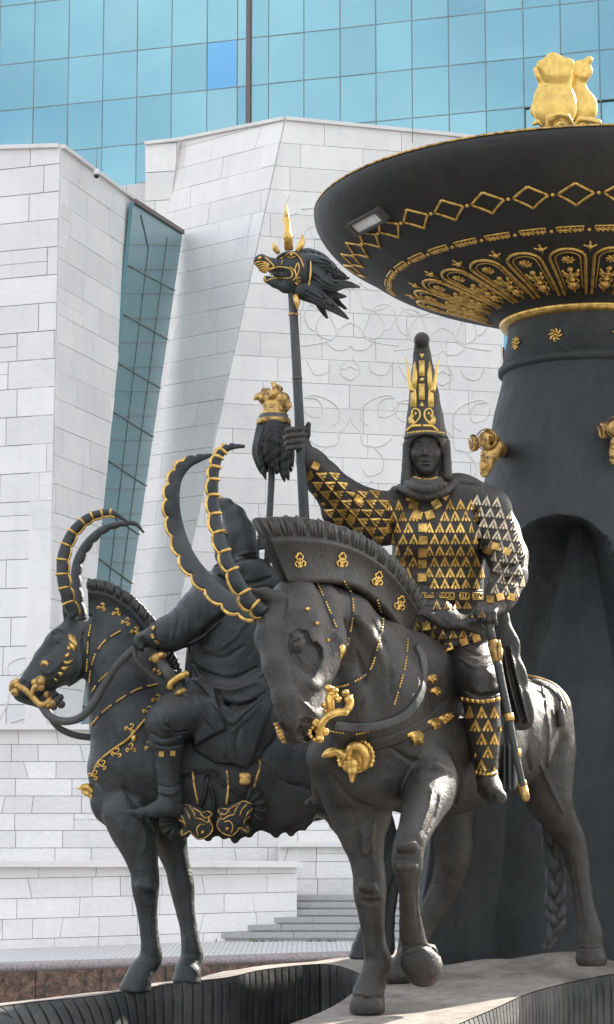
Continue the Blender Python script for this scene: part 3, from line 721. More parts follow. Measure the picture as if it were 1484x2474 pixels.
# slot opening near the rim
a = math.radians(-77)
c = bp(a, 2.33, .01); t = (bp(a+.02, 2.33)-bp(a-.02, 2.33)).normalized(); u = (bp(a, 2.34)-bp(a, 2.32)).normalized(); nn = t.cross(u).normalized()
# neck ring, collar, pedestal
def zy(y, d=19): return zat(y, d)
v, f = lathe([(.70, zy(772)), (.80, zy(775)), (.82, zy(783)), (.80, zy(792)), (.74, zy(795))], BC, 96); mesh_obj('gilded_ring', v, f[::-1], M['gold'], mon)
v, f = lathe([(.74, zy(790)), (.745, zy(820)), (.80, zy(885)), (.835, zy(893)), (.835, zy(905)), (.79, zy(910))], BC, 96); mesh_obj('collar', v, f, M['cone'], mon)
pp = [(905, .79), (1000, .875), (1150, .97), (1300, 1.05), (1450, 1.16), (1700, 1.42), (1966, 1.70), (2200, 1.83), (2330, 1.9), (2420, 1.95)]
pz_ = [zy(y) for y, r in pp]; pr_ = [r for y, r in pp]
def Rz(z): return float(np.interp(-z, [-q for q in pz_], pr_))
arch = [(1240, 0), (1245, 6), (1252, 11), (1267, 15.5), (1290, 20), (1316, 23.5), (1379, 27.5), (1448, 30.5), (1531, 32.8), (1604, 34), (1800, 36), (2450, 37.5)]
ay = [q[0] for q in arch]; aw = [math.radians(q[1]) for q in arch]; az_ = [zy(y, 17.95) for y in ay]
V = []; Fc = []; NA = 420; rows_ = np.concatenate([np.linspace(905, 1210, 14), np.linspace(1220, 1330, 46), np.linspace(1345, 2420, 46)])
for y in rows_:
    z = zy(y); r0 = Rz(z); hw = float(np.interp(-z, [-q for q in az_], aw, left=0)); ha = hw
    for k in range(NA):
        a = 2*math.pi*k/NA; da = (a-math.radians(-24)+math.pi/4) % (math.pi/2)-math.pi/4
        r = r0
        if hw > 0:
            q = (ha-abs(da))*r0
            if q > -.02: s = min(max((q+.02)/.05, 0), 1); s = s*s*(3-2*s); r = r0-.68*s-.10*(1-math.exp(-max(q, 0)/.25))
            r += .022*math.exp(-((q+.05)/.05)**2)
        r += .006*math.sin(z*9+a*3)
        V.append((BX+r*math.sin(a), BY-r*math.cos(a), z))
for i in range(len(rows_)-1):
    for k in range(NA): Fc.append((i*NA+k, i*NA+(k+1) % NA, (i+1)*NA+(k+1) % NA, (i+1)*NA+k))
mesh_obj('pedestal', V, [q[::-1] for q in Fc], M['cone'], mon)
for deg in (-100, -64, -29, 14, 50):
    a = math.radians(deg); z = zy(848); r = .775; nn = Vector((math.sin(a), -math.cos(a), 0)); t = Vector((math.cos(a), math.sin(a), 0)); mb = MB()
    rosette_pts(Vector((BX, BY, z))+nn*r, t, Vector((0, 0, 1)), nn, .070, mb); mb.build('gilded_rosette', M['gold'], mon)
# slot opening: pale plate painted as the sunlit inside, in a thick frame
mb = MB()
a = math.radians(-63); r = 2.33
c = bp(a, r, .012); t = (bp(a+.02, r)-bp(a-.02, r)).normalized(); u = (bp(a, r+.02)-bp(a, r-.02)).normalized(); nn = t.cross(u).normalized()
mb.box(c, (t*.25, u*.05, nn*.012), 0); mb.build('slot_daylight', simple('painted_slot_daylight', (.8, .8, .8), .5), mon, False)
mb = MB()
for s in (-1, 1): mb.box(c+u*s*.06, (t*.27, u*.012, nn*.03)); mb.box(c+t*s*.265, (t*.03, u*.065, nn*.035))
mb.build('slot_frame', M['bronze'], mon, False)
# flame-flower of gilded petals
FL = P(1370, 303, 19); FZ = FL.z
def bloom(parts, creases, d, name='gilded_flower_petal', sq_=.5, k=.03, parent=None):
    c = Clay((.010, .012, .010))
    for pts in parts: c.chain([(x, y, d+dd, r) for x, y, dd, r in pts], k, squash=((0, 1, 0), sq_))
    for a, am, w_ in creases: c.crease(a, am, w_, d-.6, d+.3)
    return c.mesh(name, M['gold_pale'], mon, rough=.002)
bloom([[(1338, 296, 0, 26), (1340, 268, 0, 46), (1341, 255, 0, 48), (1344, 230, 0, 36), (1347, 204, 0, 25), (1345, 183, -.02, 30), (1343, 168, -.04, 34)], [(1337, 160, -.04, 22), (1336, 142, -.06, 17)], [(1322, 168, -.03, 20), (1308, 158, -.06, 13)], [(1360, 166, -.03, 21), (1375, 153, -.06, 13)]], [([(1326, 148), (1332, 176)], -.010, 3), ([(1352, 148), (1351, 176)], -.010, 3)], 18.74)
bloom([[(1398, 298, .02, 22), (1406, 268, .02, 34), (1405, 250, .02, 34), (1397, 225, .02, 22), (1396, 202, .02, 14), (1402, 180, 0, 21)], [(1399, 166, 0, 14), (1397, 156, 0, 11)], [(1408, 165, 0, 13), (1424, 144, -.02, 10)], [(1412, 180, 0, 13), (1421, 173, 0, 11)]], [([(1409, 152), (1404, 178)], -.010, 3)], 18.9)
bloom([[(1318, 298, 0, 14), (1302, 266, .02, 19), (1308, 232, .02, 16), (1316, 204, .02, 12), (1306, 182, 0, 10), (1295, 168, 0, 8)]], [], 18.98)
bloom([[(1350, 290, 0, 30), (1345, 262, 0, 44), (1350, 205, 0, 30), (1352, 182, 0, 34)], [(1330, 170, 0, 14), (1372, 170, 0, 14)]], [], 19.35)
bloom([[(1398, 290, 0, 22), (1402, 262, 0, 26), (1392, 204, 0, 18), (1396, 180, 0, 20)]], [], 19.25)
bloom([[(1324, 304, 0, 6), (1326, 282, -.02, 7), (1350, 276, -.04, 8), (1370, 280, -.03, 7), (1384, 300, 0, 6)], [(1330, 290, -.02, 6), (1350, 283, -.03, 6)]], [], 18.58, 'gilded_base_leaf', .8, .012)
bloom([[(1390, 302, 0, 6), (1402, 288, -.02, 8), (1425, 290, -.03, 8), (1446, 295, -.03, 7), (1450, 300, 0, 5)]], [], 18.66, 'gilded_base_leaf', .8, .012)
bloom([[(1310, 302, 0, 6), (1300, 294, 0, 7), (1289, 300, 0, 5)]], [], 18.72, 'gilded_base_leaf', .8, .012)
bloom([[(1345, 302, 0, 9), (1352, 295, 0, 8), (1366, 301, 0, 7)]], [], 18.6, 'gilded_base_scroll', .8, .012)
v, f = lathe([(.02, FZ+.42), (.1, FZ+.25), (.14, FZ), (.2, FZ-.1), (.28, RZ-.1), (.5, RZ-.5)], (FL.x, FL.y), 32); mesh_obj('flower_stem', v, f, M['bronze_dark'], mon)
# ram heads on the pedestal shoulders
def ram(ox, oy, d, name='ram_head', flip=1):
    c = Clay(.008)
    g = lambda x, y: (ox+flip*(x-1165), oy+(y-1090))
    def ch(pts, k=.015, mode='+', squash=None): c.chain([(*g(x, y), d+dd, r) for x, y, dd, r in pts], k, mode, squash=squash)
    ch([(1195, 1078, .02, 24), (1182, 1102, 0, 20), (1175, 1124, -.03, 15), (1170, 1143, -.04, 11)], .03)
    ch([(1200, 1080, .15, 20), (1212, 1088, .45, 18)], .04)
    ch([(1177, 1062, -.06, 28)], .008, squash=((0, 1, 0), .75)); ch([(1146, 1078, .06, 13), (1143, 1062, .06, 13)], .01, squash=((0, 1, 0), .8))
    F_ = (d-.3, d+.02)
    c.crease([g(*q) for q in [(1196, 1082), (1180, 1087), (1160, 1078), (1154, 1060), (1164, 1044), (1182, 1042), (1194, 1054), (1192, 1070), (1180, 1074)]], -.022, 3, *F_)
    c.emboss([g(*q) for q in [(1184, 1055), (1190, 1060), (1192, 1070), (1187, 1077), (1182, 1068)]], -.04, 3, *F_)
    c.crease([g(*q) for q in [(1130, 1052), (1140, 1066), (1142, 1084)]], -.03, 4, d-.3, d+.1)
    ch([(1167, 1110, -.105, 5)], .004); c.crease([g(*q) for q in [(1160, 1104), (1167, 1102), (1175, 1108)]], -.014, 2.5, *F_)
    c.emboss([g(*q) for q in [(1164, 1136), (1170, 1134), (1172, 1141), (1166, 1143)]], -.02, 3, *F_); c.crease([g(*q) for q in [(1160, 1148), (1170, 1146), (1180, 1138)]], -.014, 2.5, *F_)
    ch([(1192, 1098, -.02, 8), (1200, 1108, .0, 5)], .01)
    return c.mesh(name, M['gold_worn'], mon)
ram(1165, 1090, 18.15); ram(1478, 1060, 17.9, flip=1)
# ------------------------------------------------------------------ scalloped platform under the statues
plat_edge = [(-260, 2478, 15.9), (-60, 2444, 16.1), (0, 2430, 16.3), (100, 2418, 16.4), (212, 2407, 16.6), (320, 2391, 16.9), (429, 2374, 17.2), (548, 2361, 17.5), (620, 2345, 17.9), (700, 2334, 18.3), (768, 2329, 18.55), (815, 2333, 18.45), (850, 2344, 18.1), (878, 2358, 17.6), (878, 2374, 17.1), (855, 2397, 16.5), (810, 2428, 15.6), (753, 2455, 14.9), (690, 2478, 14.3), (560, 2530, 13.4),
   (700, 2585, 12.6), (900, 2560, 12.9), (1010, 2515, 13.5), (1123, 2467, 14.2), (1197, 2435, 14.9), (1265, 2404, 15.7), (1330, 2384, 16.4), (1400, 2368, 16.9), (1484, 2353, 17.3), (1600, 2345, 17.5), (1800, 2360, 17.2)]
back = [(1900, 2330, 19), (1900, 2290, 22), (1500, 2280, 23.5), (1000, 2285, 22.5), (850, 2322, 21.3), (760, 2330, 20.6), (620, 2350, 19.5), (429, 2379, 18.4), (200, 2413, 17.6), (0, 2440, 17.1), (-250, 2470, 16.9)]
hoof = [(889, 2447, 15.0), (962, 2376, 16.5), (1430, 2333, 16.83), (330, 2398, 17.12), (455, 2378, 17.55), (1200, 2318, 17.3), (1380, 2300, 17.6), (1010, 2335, 17.3), (1100, 2400, 16), (950, 2440, 15.2), (900, 2500, 14.0), (1250, 2350, 16.9), (880, 2315, 19)]
ctl = [P(*q) for q in plat_edge+back+hoof]
CA = np.array([[q.x, q.y, q.z] for q in ctl])
def pz_at(x, y):
    w_ = 1/((CA[:, 0]-x)**2+(CA[:, 1]-y)**2+1e-3)**1.6; return float((w_*CA[:, 2]).sum()/w_.sum())
from mathutils.geometry import delaunay_2d_cdt
edge = [Vector(q) for q in crom([tuple(P(*q)) for q in plat_edge], 4)]; bk = [P(*q) for q in back]
ring = edge+bk; pts = [Vector((q.x, q.y)) for q in ring]; nr = len(pts)
poly = [(p.x, p.y) for p in pts]
def inside(x, y):
    c = False; j = nr-1
    for i in range(nr):
        xi, yi = poly[i]; xj, yj = poly[j]
        if (yi > y) != (yj > y) and x < (xj-xi)*(y-yi)/(yj-yi)+xi: c = not c
        j = i
    return c
for x in np.arange(-4, 6.5, .13):
    for y in np.arange(12.3, 24, .13):
        if inside(x, y) and min((p-Vector((x, y))).length for p in pts[:nr]) > .06: pts.append(Vector((x, y)))
vo, _, fo, _, _, _ = delaunay_2d_cdt(pts, [(i, (i+1) % nr) for i in range(nr)], [], 1, 1e-5)
V = []
for i, p in enumerate(vo):
    z = None
    if i < nr: z = ring[i].z
    V.append((p.x, p.y, z if z is not None else pz_at(p.x, p.y)))
pf = thing('scalloped_platform', 'dusty bronze platform with scalloped ribbed sides carrying the horses and pedestal', 'platform', (1, 17, 1.0))
top = mesh_obj('platform_top', V, [tuple(q) for q in fo], M['platform'], pf)
# ribbed sides: each rib a shallow flute between grooves
def ribs(name, path, drop, mat, step=.098, out=None, gw=.16):
    q = resample([tuple(p) for p in path], step/8); V = []; Fc = []; n = len(q); lev = 9
    for i in range(n):
        p = Vector(q[i]); t = Vector(q[min(i+1, n-1)])-Vector(q[max(i-1, 0)]); t.z = 0; t.normalize(); o = Vector((t.y, -t.x, 0))
        if o.y > 0 and False: o = -o
        ph = i % 8; g = -.030 if ph == 0 else (.008 if ph in (1, 7) else .010)
        e = out(i/n) if out else (0, .0)
        for j in range(lev+1):
            s = j/lev; V.append(p+o*(g*(1 if j else .3)+e[0]*s**.8-e[1]*math.sin(s*math.pi)*.5)+t*(e[2]*s if len(e) > 2 else 0)+Vector((0, 0, -drop*s*(e[3] if len(e) > 3 else 1)+(-.006 if j == 0 else 0))))
    for i in range(n-1):
        for j in range(lev): b = i*(lev+1)+j; Fc.append((b, b+lev+1, b+lev+2, b+1))
    return mesh_obj(name, V, Fc, mat, pf, False)
E = lambda a, b: [Vector(q) for q in crom([tuple(P(*q)) for q in plat_edge[a:b]], 4)]
def left_out(t):
    f = max(0, 1-t/.30); f = f*f*(3-2*f); return (.05+1.0*f, .06*(1-f), .45*f, 1-.70*f)
ribs('ribbed_side', E(0, 19), 1.25, M['rib'], out=left_out)
def right_out(t):
    f = max(0, 1-abs(t-.28)/.34); f = f*f*(3-2*f); return (.04+.5*f, .05, .2*f, 1-.45*f)
ribs('ribbed_side', E(18, 31), 1.25, M['rib'], out=right_out)
v = [tuple(q) for q in ring]; k = len(v); mb = MB(); mb.add(v+[(q[0], q[1], .0) for q in v], [(i, (i+1) % k, (i+1) % k+k, i+k) for i in range(k-len(bk)-1, k)]); mb.build('rear_side', M['rib'], pf)
core = [Vector((q.x, q.y, 0)) for q in ring]; cc = sum(core, Vector((0, 0, 0)))/len(core); mb = MB(); n_ = len(core)
ins = []
for i in range(n_):
    t = (core[(i+1) % n_]-core[i-1]); t.normalize(); o_ = Vector((-t.y, t.x, 0)); p = core[i]+o_*.05
    if not inside(p.x, p.y): p = core[i]-o_*.05
    ins.append((p, ring[i].z-.12))
mb.add([(p.x, p.y, z) for p, z in ins]+[(p.x, p.y, .4) for p, z in ins], [(i, (i+1) % n_, (i+1) % n_+n_, i+n_) for i in range(n_)]); mb.build('inner_wall', M['rib'], pf, False)
ctr = MB()
# lower plinth the platform stands on
ctr.box((1.2, 17.5, .22), (Vector((7.5, 0, 0)), Vector((0, 6.5, 0)), Vector((0, 0, .25))))
tag(ctr.build('plinth', simple('plinth_stone', (.3, .28, .26), .7), None, False), 'broad low stone plinth beneath the scalloped bronze platform', 'plinth')
# ------------------------------------------------------------------ front horse
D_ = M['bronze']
hs = thing('horse_statue', 'bronze war horse with lowered head and one raised foreleg, nearer of the two', 'horse statue', P(889, 2447, 15), 'bronze warrior horses')
c = Clay((.0105, .014, .0105)); c.dmap = lambda d: d if d < 15.3 else 15.3+(d-15.3)*.68
K = .09
# trunk: rump and barrel going away to the right, chest to the front
c.chain([(945, 1800, 15.35, 150), (1000, 1800, 15.8, 158), (1090, 1800, 16.4, 158), (1190, 1775, 17.0, 140), (1265, 1745, 17.35, 112)], K)
c.chain([(1290, 1735, 17.5, 95), (1320, 1800, 17.55, 68)], .1)
c.chain([(870, 1850, 15.15, 112), (900, 1800, 15.2, 140)], K)
# neck and breast
c.chain([(760, 1480, 14.35, 82), (815, 1530, 14.6, 105), (860, 1610, 14.85, 130), (895, 1700, 15.0, 148), (905, 1790, 15.1, 152)], .08, squash=((.75, -.6, 0), .86))
c.chain([(925, 1560, 15.1, 70), (985, 1640, 15.5, 110), (1030, 1700, 15.9, 125)], .09)
c.chain([(800, 1830, 14.85, 60), (850, 1880, 14.95, 78), (905, 1890, 14.95, 78)], .08)
c.chain([(840, 1650, 14.45, 40), (850, 1740, 14.6, 55)], .08)
# head
H = .035
c.chain([(712, 1470, 14.1, 72), (708, 1530, 13.95, 84), (716, 1600, 13.82, 74), (722, 1670, 13.72, 56), (722, 1725, 13.66, 48), (722, 1757, 13.68, 42)], .04, squash=((.8, -.6, 0), .92))
c.chain([(770, 1500, 14.2, 60), (782, 1550, 14.1, 55), (768, 1600, 14.0, 48), (757, 1660, 13.9, 36), (752, 1720, 13.8, 34), (745, 1768, 13.76, 26)], .045)
c.chain([(668, 1470, 13.95, 40), (655, 1540, 13.75, 38), (668, 1610, 13.62, 32), (690, 1690, 13.55, 28), (705, 1745, 13.53, 28)], .05)      # nose ridge
c.chain([(752, 1735, 13.66, 24), (742, 1772, 13.62, 20)], .03)                                                        # nostril wing
c.chain([(700, 1778, 13.7, 20), (738, 1784, 13.75, 14)], .03)
c.chain([(765, 1722, 13.72, 16)], .02)
# ear lying back
c.chain([(612, 1428, 13.85, 8), (640, 1437, 13.85, 18), (672, 1455, 13.88, 28), (700, 1470, 13.95, 26)], .02)
c.chain([(622, 1434, 13.72, 5), (655, 1448, 13.70, 11)], .012, '-')
c.chain([(712, 1545, 13.72, 22)], .02)
FD = (13.3, 14.15)
c.emboss([(700, 1412), (757, 1406), (768, 1440), (783, 1479), (796, 1512), (832, 1541), (836, 1562), (818, 1603), (800, 1644), (770, 1668), (752, 1664), (741, 1650), (757, 1634), (705, 1600), (692, 1556), (690, 1490)], .016, 5, *FD)
c.emboss([(697, 1560), (700, 1535), (720, 1521), (742, 1527), (753, 1553), (764, 1553), (777, 1568), (779, 1592), (757, 1633), (740, 1630), (710, 1602)], -.032, 4, *FD)
c.emboss([(702, 1556), (708, 1535), (722, 1528), (734, 1535), (738, 1552), (728, 1568), (712, 1571)], .040, 11, *FD)
c.crease([(703, 1560), (718, 1550), (737, 1540)], -.014, 2.6, *FD); c.crease([(702, 1552), (716, 1541), (736, 1532)], .014, 3.2, *FD); c.crease([(708, 1570), (722, 1572), (738, 1556)], .012, 3, *FD)
c.crease([(722, 1585), (735, 1600), (752, 1612)], .008, 5, *FD)
c.crease([(640, 1480), (652, 1560), (668, 1640), (690, 1710), (705, 1735)], .008, 12, *FD)
c.crease([(705, 1605), (718, 1640), (722, 1680), (740, 1702), (766, 1728)], .007, 7, *FD)
c.emboss([(724, 1742), (740, 1734), (756, 1742), (761, 1762), (756, 1782), (740, 1790), (724, 1784), (717, 1764)], -.034, 6, *FD)
c.emboss([(726, 1746), (741, 1740), (755, 1748), (752, 1757), (738, 1758), (727, 1763)], .026, 6, *FD)
c.crease([(717, 1768), (716, 1745), (735, 1730), (755, 1735), (766, 1755), (762, 1780)], .010, 5, *FD)
c.crease([(668, 1775), (700, 1790), (735, 1797)], -.010, 5, *FD)
c.crease([(690, 1428), (698, 1450), (697, 1475), (682, 1490)], .010, 5, *FD)
# neck muscles and creases
for a in ([(868, 1500, 14.30, 14), (905, 1570, 14.55, 18), (925, 1650, 14.68, 18), (915, 1740, 14.75, 14)], [(800, 1700, 14.4, 12), (815, 1760, 14.5, 14), (830, 1800, 14.6, 12)]): c.chain(a, .06, smooth=3)
# standing foreleg
L = [(860, 1900, 15.05, 88), (872, 1960, 15.05, 72), (874, 2011, 15.02, 53), (885, 2068, 15.0, 39), (893, 2120, 14.98, 35), (894, 2160, 14.97, 36), (897, 2200, 14.97, 29), (901, 2240, 14.98, 25), (907, 2290, 15.0, 25), (914, 2328, 15.02, 30), (902, 2362, 14.97, 28), (893, 2395, 14.93, 33)]
c.chain(L, .03); c.chain([(890, 2404, 14.93, 39), (888, 2432, 14.90, 43)], .006)
c.chain([(880, 2140, 14.83, 14), (897, 2142, 14.83, 14)], .03); c.chain([(923, 2335, 15.08, 17)], .03); c.chain([(880, 2060, 14.85, 8), (893, 2000, 14.85, 12)], .03)
c.chain([(868, 2150, 14.86, 4), (912, 2150, 14.86, 4)], .012); c.chain([(872, 2178, 14.86, 4), (915, 2176, 14.88, 4)], .02, '-')
# raised foreleg
c.chain([(985, 1850, 15.15, 90), (1040, 1880, 15.0, 66), (1030, 1930, 14.75, 55), (1014, 1975, 14.55, 43), (998, 2015, 14.4, 36), (987, 2048, 14.33, 34), (985, 2090, 14.34, 33), (987, 2115, 14.42, 26), (988, 2160, 14.55, 21.5), (990, 2210, 14.7, 22), (994, 2246, 14.8, 26), (1000, 2270, 14.84, 27)], .03)
c.chain([(1003, 2290, 14.86, 32), (1012, 2320, 14.9, 44), (1022, 2338, 14.94, 46)], .02)
c.chain([(1050, 1895, 14.86, 34), (1062, 1940, 14.82, 24)], .06); c.chain([(968, 2045, 14.22, 13), (1000, 2047, 14.22, 13)], .02); c.chain([(966, 2093, 14.22, 8), (1002, 2096, 14.24, 8)], .02)
c.chain([(1040, 2296, 14.98, 16), (1055, 2330, 15.0, 14)], .03)
c.chain([(1010, 1870, 14.78, 6), (1050, 1850, 14.75, 8), (1085, 1880, 14.9, 8), (1100, 1930, 15.0, 6)], .05, smooth=3)
# hind legs
c.chain([(1305, 1790, 17.5, 82), (1310, 1860, 17.45, 72), (1325, 1925, 17.4, 52), (1350, 1975, 17.5, 36), (1377, 2020, 17.62, 29), (1391, 2070, 17.66, 25.5), (1401, 2120, 17.62, 19), (1408, 2165, 17.6, 18.5), (1417, 2215, 17.58, 21), (1424, 2250, 17.56, 24), (1425, 2275, 17.55, 26)], .05)
c.chain([(1427, 2292, 17.55, 32), (1429, 2314, 17.55, 37)], .008); c.chain([(1400, 2018, 17.72, 13), (1412, 2070, 17.75, 9)], .04)
c.chain([(1085, 1900, 17.35, 70), (1093, 1975, 17.3, 50), (1099, 2060, 17.3, 41), (1090, 2110, 17.35, 35), (1070, 2160, 17.4, 30), (1045, 2205, 17.4, 25), (1022, 2260, 17.35, 20), (995, 2300, 17.25, 22), (972, 2335, 17.15, 24)], .05)
c.chain([(965, 2340, 17.15, 26), (960, 2358, 17.12, 33)], .008)
for z_, d_, x_, r_ in ((2447, 14.9, 889, 90), (2333, 16.83, 1430, 80), (2376, 16.52, 961, 70)):
    q = np.array(P(x_, z_, d_)); w_ = .35; c.plane_cut(q, (0, 0, -1), q-[w_, w_, .3], q+[w_, w_, .0])
# belly folds and ribs of rump
c.chain([(1215, 1750, 16.75, 10), (1260, 1790, 16.95, 10), (1275, 1850, 17.05, 8)], .06, '-', smooth=3)
c.chain([(1330, 1720, 17.2, 16), (1350, 1800, 17.3, 14), (1350, 1900, 17.3, 10)], .05, smooth=3)
for a, am, w_, d0, d1 in [([(850, 2404), (889, 2412), (930, 2404)], -.018, 3, 14.5, 15.3), ([(855, 2396), (889, 2403), (926, 2396)], .012, 3, 14.5, 15.3), ([(1394, 2288), (1428, 2294), (1460, 2288)], -.014, 3, 16.4, 17.2), ([(975, 2300), (1005, 2285), (1040, 2290), (1062, 2310)], -.014, 4, 14.4, 15.2), ([(985, 2350), (1010, 2365), (1045, 2358)], -.012, 3, 14.4, 15.2),
        ([(905, 2180), (910, 2240), (916, 2300)], -.010, 4, 14.6, 15.1), ([(882, 2180), (886, 2240), (892, 2300)], .008, 4, 14.6, 15.1), ([(1002, 2120), (1006, 2190), (1012, 2260)], -.010, 4, 14.3, 15.0), ([(1045, 1905), (1035, 1960), (1015, 2010)], .014, 6, 14.3, 15.0), ([(1060, 1920), (1048, 1970), (1028, 2020)], -.014, 6, 14.3, 15.0), ([(860, 1960), (870, 2030), (880, 2080)], -.012, 6, 14.5, 15.1), ([(905, 1960), (900, 2020), (902, 2080)], .010, 6, 14.5, 15.1),
        ([(1300, 1830), (1330, 1900), (1360, 1960)], .016, 10, 16.2, 17.0), ([(1270, 1700), (1262, 1780), (1280, 1860)], -.02, 14, 16.0, 17.0), ([(1320, 1690), (1330, 1780), (1325, 1850)], .016, 10, 16.2, 17.0), ([(1385, 2070), (1395, 2150), (1412, 2240)], -.008, 4, 16.4, 17.0),
        ([(900, 1500), (935, 1580), (945, 1680)], -.014, 12, 14.2, 15.3), ([(860, 1570), (880, 1640), (870, 1720)], -.016, 10, 14.0, 15.0), ([(950, 1810), (1000, 1840), (1050, 1835)], -.014, 10, 14.5, 15.4), ([(800, 1870), (850, 1930), (900, 1950)], -.012, 10, 14.4, 15.2), ([(1090, 1820), (1110, 1880), (1100, 1940)], -.018, 9, 14.8, 15.8)]:
    c.crease(a, am, w_, d0, d1)
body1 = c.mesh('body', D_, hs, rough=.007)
# crest plate (stiff clipped mane in a leather guard)
def crest(name_, outer, inner, th, mat, parent, comb=.3):
    """outer/inner: lists of (x,y,d); thickness along the plate normal"""
    o = [Vector(q) for q in crom(PP(outer), 10)]; i_ = [Vector(q) for q in crom(PP(inner), 10)]; n = len(o); V = []; Fc = []
    for k in range(n):
        a, b = i_[int(k*(len(i_)-1)/(n-1))], o[k]; k2 = min(k+1, n-1); k1 = max(k-1, 0)
        t = (o[k2]-o[k1]).normalized(); r = (b-a); nn = t.cross(r).normalized()
        if nn.y > 0: nn = -nn
        L_ = r.length; r.normalize()
        j = .5*math.sin(k*2.3)+.5*math.sin(k*5.1)
        sec = [(0, .7), (.05, 1.0), (.10, .86), (.58, .90), (.62, 1.15), (.66, 1.05), (.70, .85), (.86, 1.0+.12*j), (.97, 1.08+.15*j), (1.0, .7)]
        for s, w_ in sec: V.append(a+r*L_*(s+(.012*j if s > .8 else 0))+nn*th*w_)
        for s, w_ in sec[::-1]: V.append(a+r*L_*(s+(.012*j if s > .8 else 0))-nn*th*w_)
    m = 20
    for k in range(n-1):
        for q in range(m): Fc.append((k*m+q, k*m+(q+1) % m, (k+1)*m+(q+1) % m, (k+1)*m+q))
    Fc.append(tuple(range(m))[::-1]); Fc.append(tuple((n-1)*m+q for q in range(m)))
    ob = mesh_obj(name_, V, Fc, mat, parent); BV[ob.name] = BVHTree.FromPolygons([tuple(v) for v in V], Fc)
    return ob
out1 = [(618, 1252, 13.95), (690, 1250, 14.05), (775, 1262, 14.25), (850, 1290, 14.5), (920, 1335, 14.8), (975, 1395, 15.1), (1010, 1450, 15.3)]
in1 = [(690, 1415, 14.05), (730, 1412, 14.12), (790, 1410, 14.3), (850, 1425, 14.5), (900, 1460, 14.75), (935, 1500, 15.0), (965, 1540, 15.2)]
cr1 = crest('mane_crest', out1, in1, .075, M['bronze'], hs)
mb = MB()
for k in range(46):      # upright bristles of the clipped mane
    t = (k+.5)/46; oc = crom(PP(out1), 10); a = Vector(oc[int(t*(len(oc)-1))]); ic = crom(PP(in1), 10); b = Vector(ic[int(t*(len(ic)-1))]); r = (a-b); L_ = r.length; r.normalize(); tt = (Vector(oc[min(int(t*(len(oc)-1))+1, len(oc)-1)])-Vector(oc[int(t*(len(oc)-1))-1])).normalized() if k else Vector((1, 0, 0)); nn = tt.cross(r).normalized()
    for s in (-1, 1):
        j = random.uniform(-.02, .02); mb.tube([b+r*L_*.72+nn*s*.062, b+r*L_*(.86+j)+nn*s*.072+tt*j*.4, b+r*L_*(1.0+j)+nn*s*.07+tt*j], [.010, .017, .010], 6)
mb.build('mane_bristles', M['bronze'], cr1)
sk1 = Skin([body1, cr1])
# ornaments --------------------------------------------------------
ORN = [[(-.5, .9), (-.75, .45), (-.45, .15), (-.15, .4), (-.35, .65)], [(.5, .9), (.75, .45), (.45, .15), (.15, .4), (.35, .65)], [(0, 1.1), (0, .3), (0, -.5)], [(-.3, -.1), (-.5, -.5), (-.25, -.75), (-.1, -1.2)], [(.3, -.1), (.5, -.5), (.25, -.75), (.1, -1.2)], [(-.45, .0), (0, -.12), (.45, .0)], [(-.35, 1.0), (0, .75), (.35, 1.0)]]
TREF = [[(.0, .1), (-.3, .25), (-.6, .0), (-.85, .3), (-.6, .6), (-.35, .4)], [(.0, .1), (.3, .25), (.6, .0), (.85, .3), (.6, .6), (.35, .4)], [(0, .1), (.25, -.25), (.3, -.65), (0, -.85), (-.3, -.6), (-.05, -.4)]]
def stamp(mb, sk, st, cx, cy, s, ang=0, fx=1, r=2.2, m=0):
    for q in xf(st, cx, cy, s, ang, fx): cord(mb, sk, q, r, m, step=2.5, lift=.5)
mb = MB()
for x, y, a in [(724, 1354, -.1), (826, 1353, .05), (912, 1398, .25), (966, 1457, .3)]:
    mb = MB(); stamp(mb, sk1, ORN, x, y, 17, a+math.pi*0, 1, 2.7); 
    for q in xf([[(0, -1.0)], [(-.45, -.6)], [(.45, -.6)]], x, y, 17, a): beads(mb, sk1, [tuple(q[0]), (q[0][0]+3, q[0][1])], 50, 3)
    mb.build('gilded_ornament', M['gold'], cr1)
def beadline(name, sk, paths, step, size, parent, strapw=9, gap=None, mat='gold', shape='blob', smat='bronze_dark'):
    for p in paths:
        mb = MB(); sb = MB(); pts = [tuple(q) for q in crom(p, 6)] if len(p) > 2 else p
        if gap:       # runs of beads with bare strap between
            rs = resample(pts, 2.0); i = 0
            while i < len(rs):
                if len(rs[i:i+gap[0]]) > 3: beads(mb, sk, [tuple(q) for q in rs[i:i+gap[0]]], step, size, shape=shape)
                i += gap[0]+gap[1]
        else: beads(mb, sk, pts, step, size, shape=shape)
        o = None
        if strapw: strap(sb, sk, p, strapw, 1.3); o = sb.build('bridle_strap', M[smat], parent) if sb.v else None
        if mb.v: mb.build(name, M[mat], o or parent)
beadline('gilded_beads', sk1, [[(768, 1412), (790, 1462), (812, 1515)], [(832, 1405), (850, 1440), (853, 1490), (845, 1530), (838, 1560)], [(912, 1450), (925, 1500), (912, 1560), (892, 1620), (845, 1652), (805, 1662)]], 7, 3.6, hs, 13, gap=(18, 6))
beadline('gilded_beads', sk1, [[(985, 1545), (980, 1600), (965, 1660), (948, 1715)], [(800, 1766), (835, 1772), (845, 1773)], [(862, 1773), (905, 1764)]], 7, 3.3, hs, 0, gap=(16, 6))
mb = MB(); beads(mb, sk1, [(742, 1472), (743, 1473)], 50, 6); beads(mb, sk1, [(765, 1506), (766, 1507)], 50, 6); beads(mb, sk1, [(791, 1547), (792, 1548)], 50, 6)
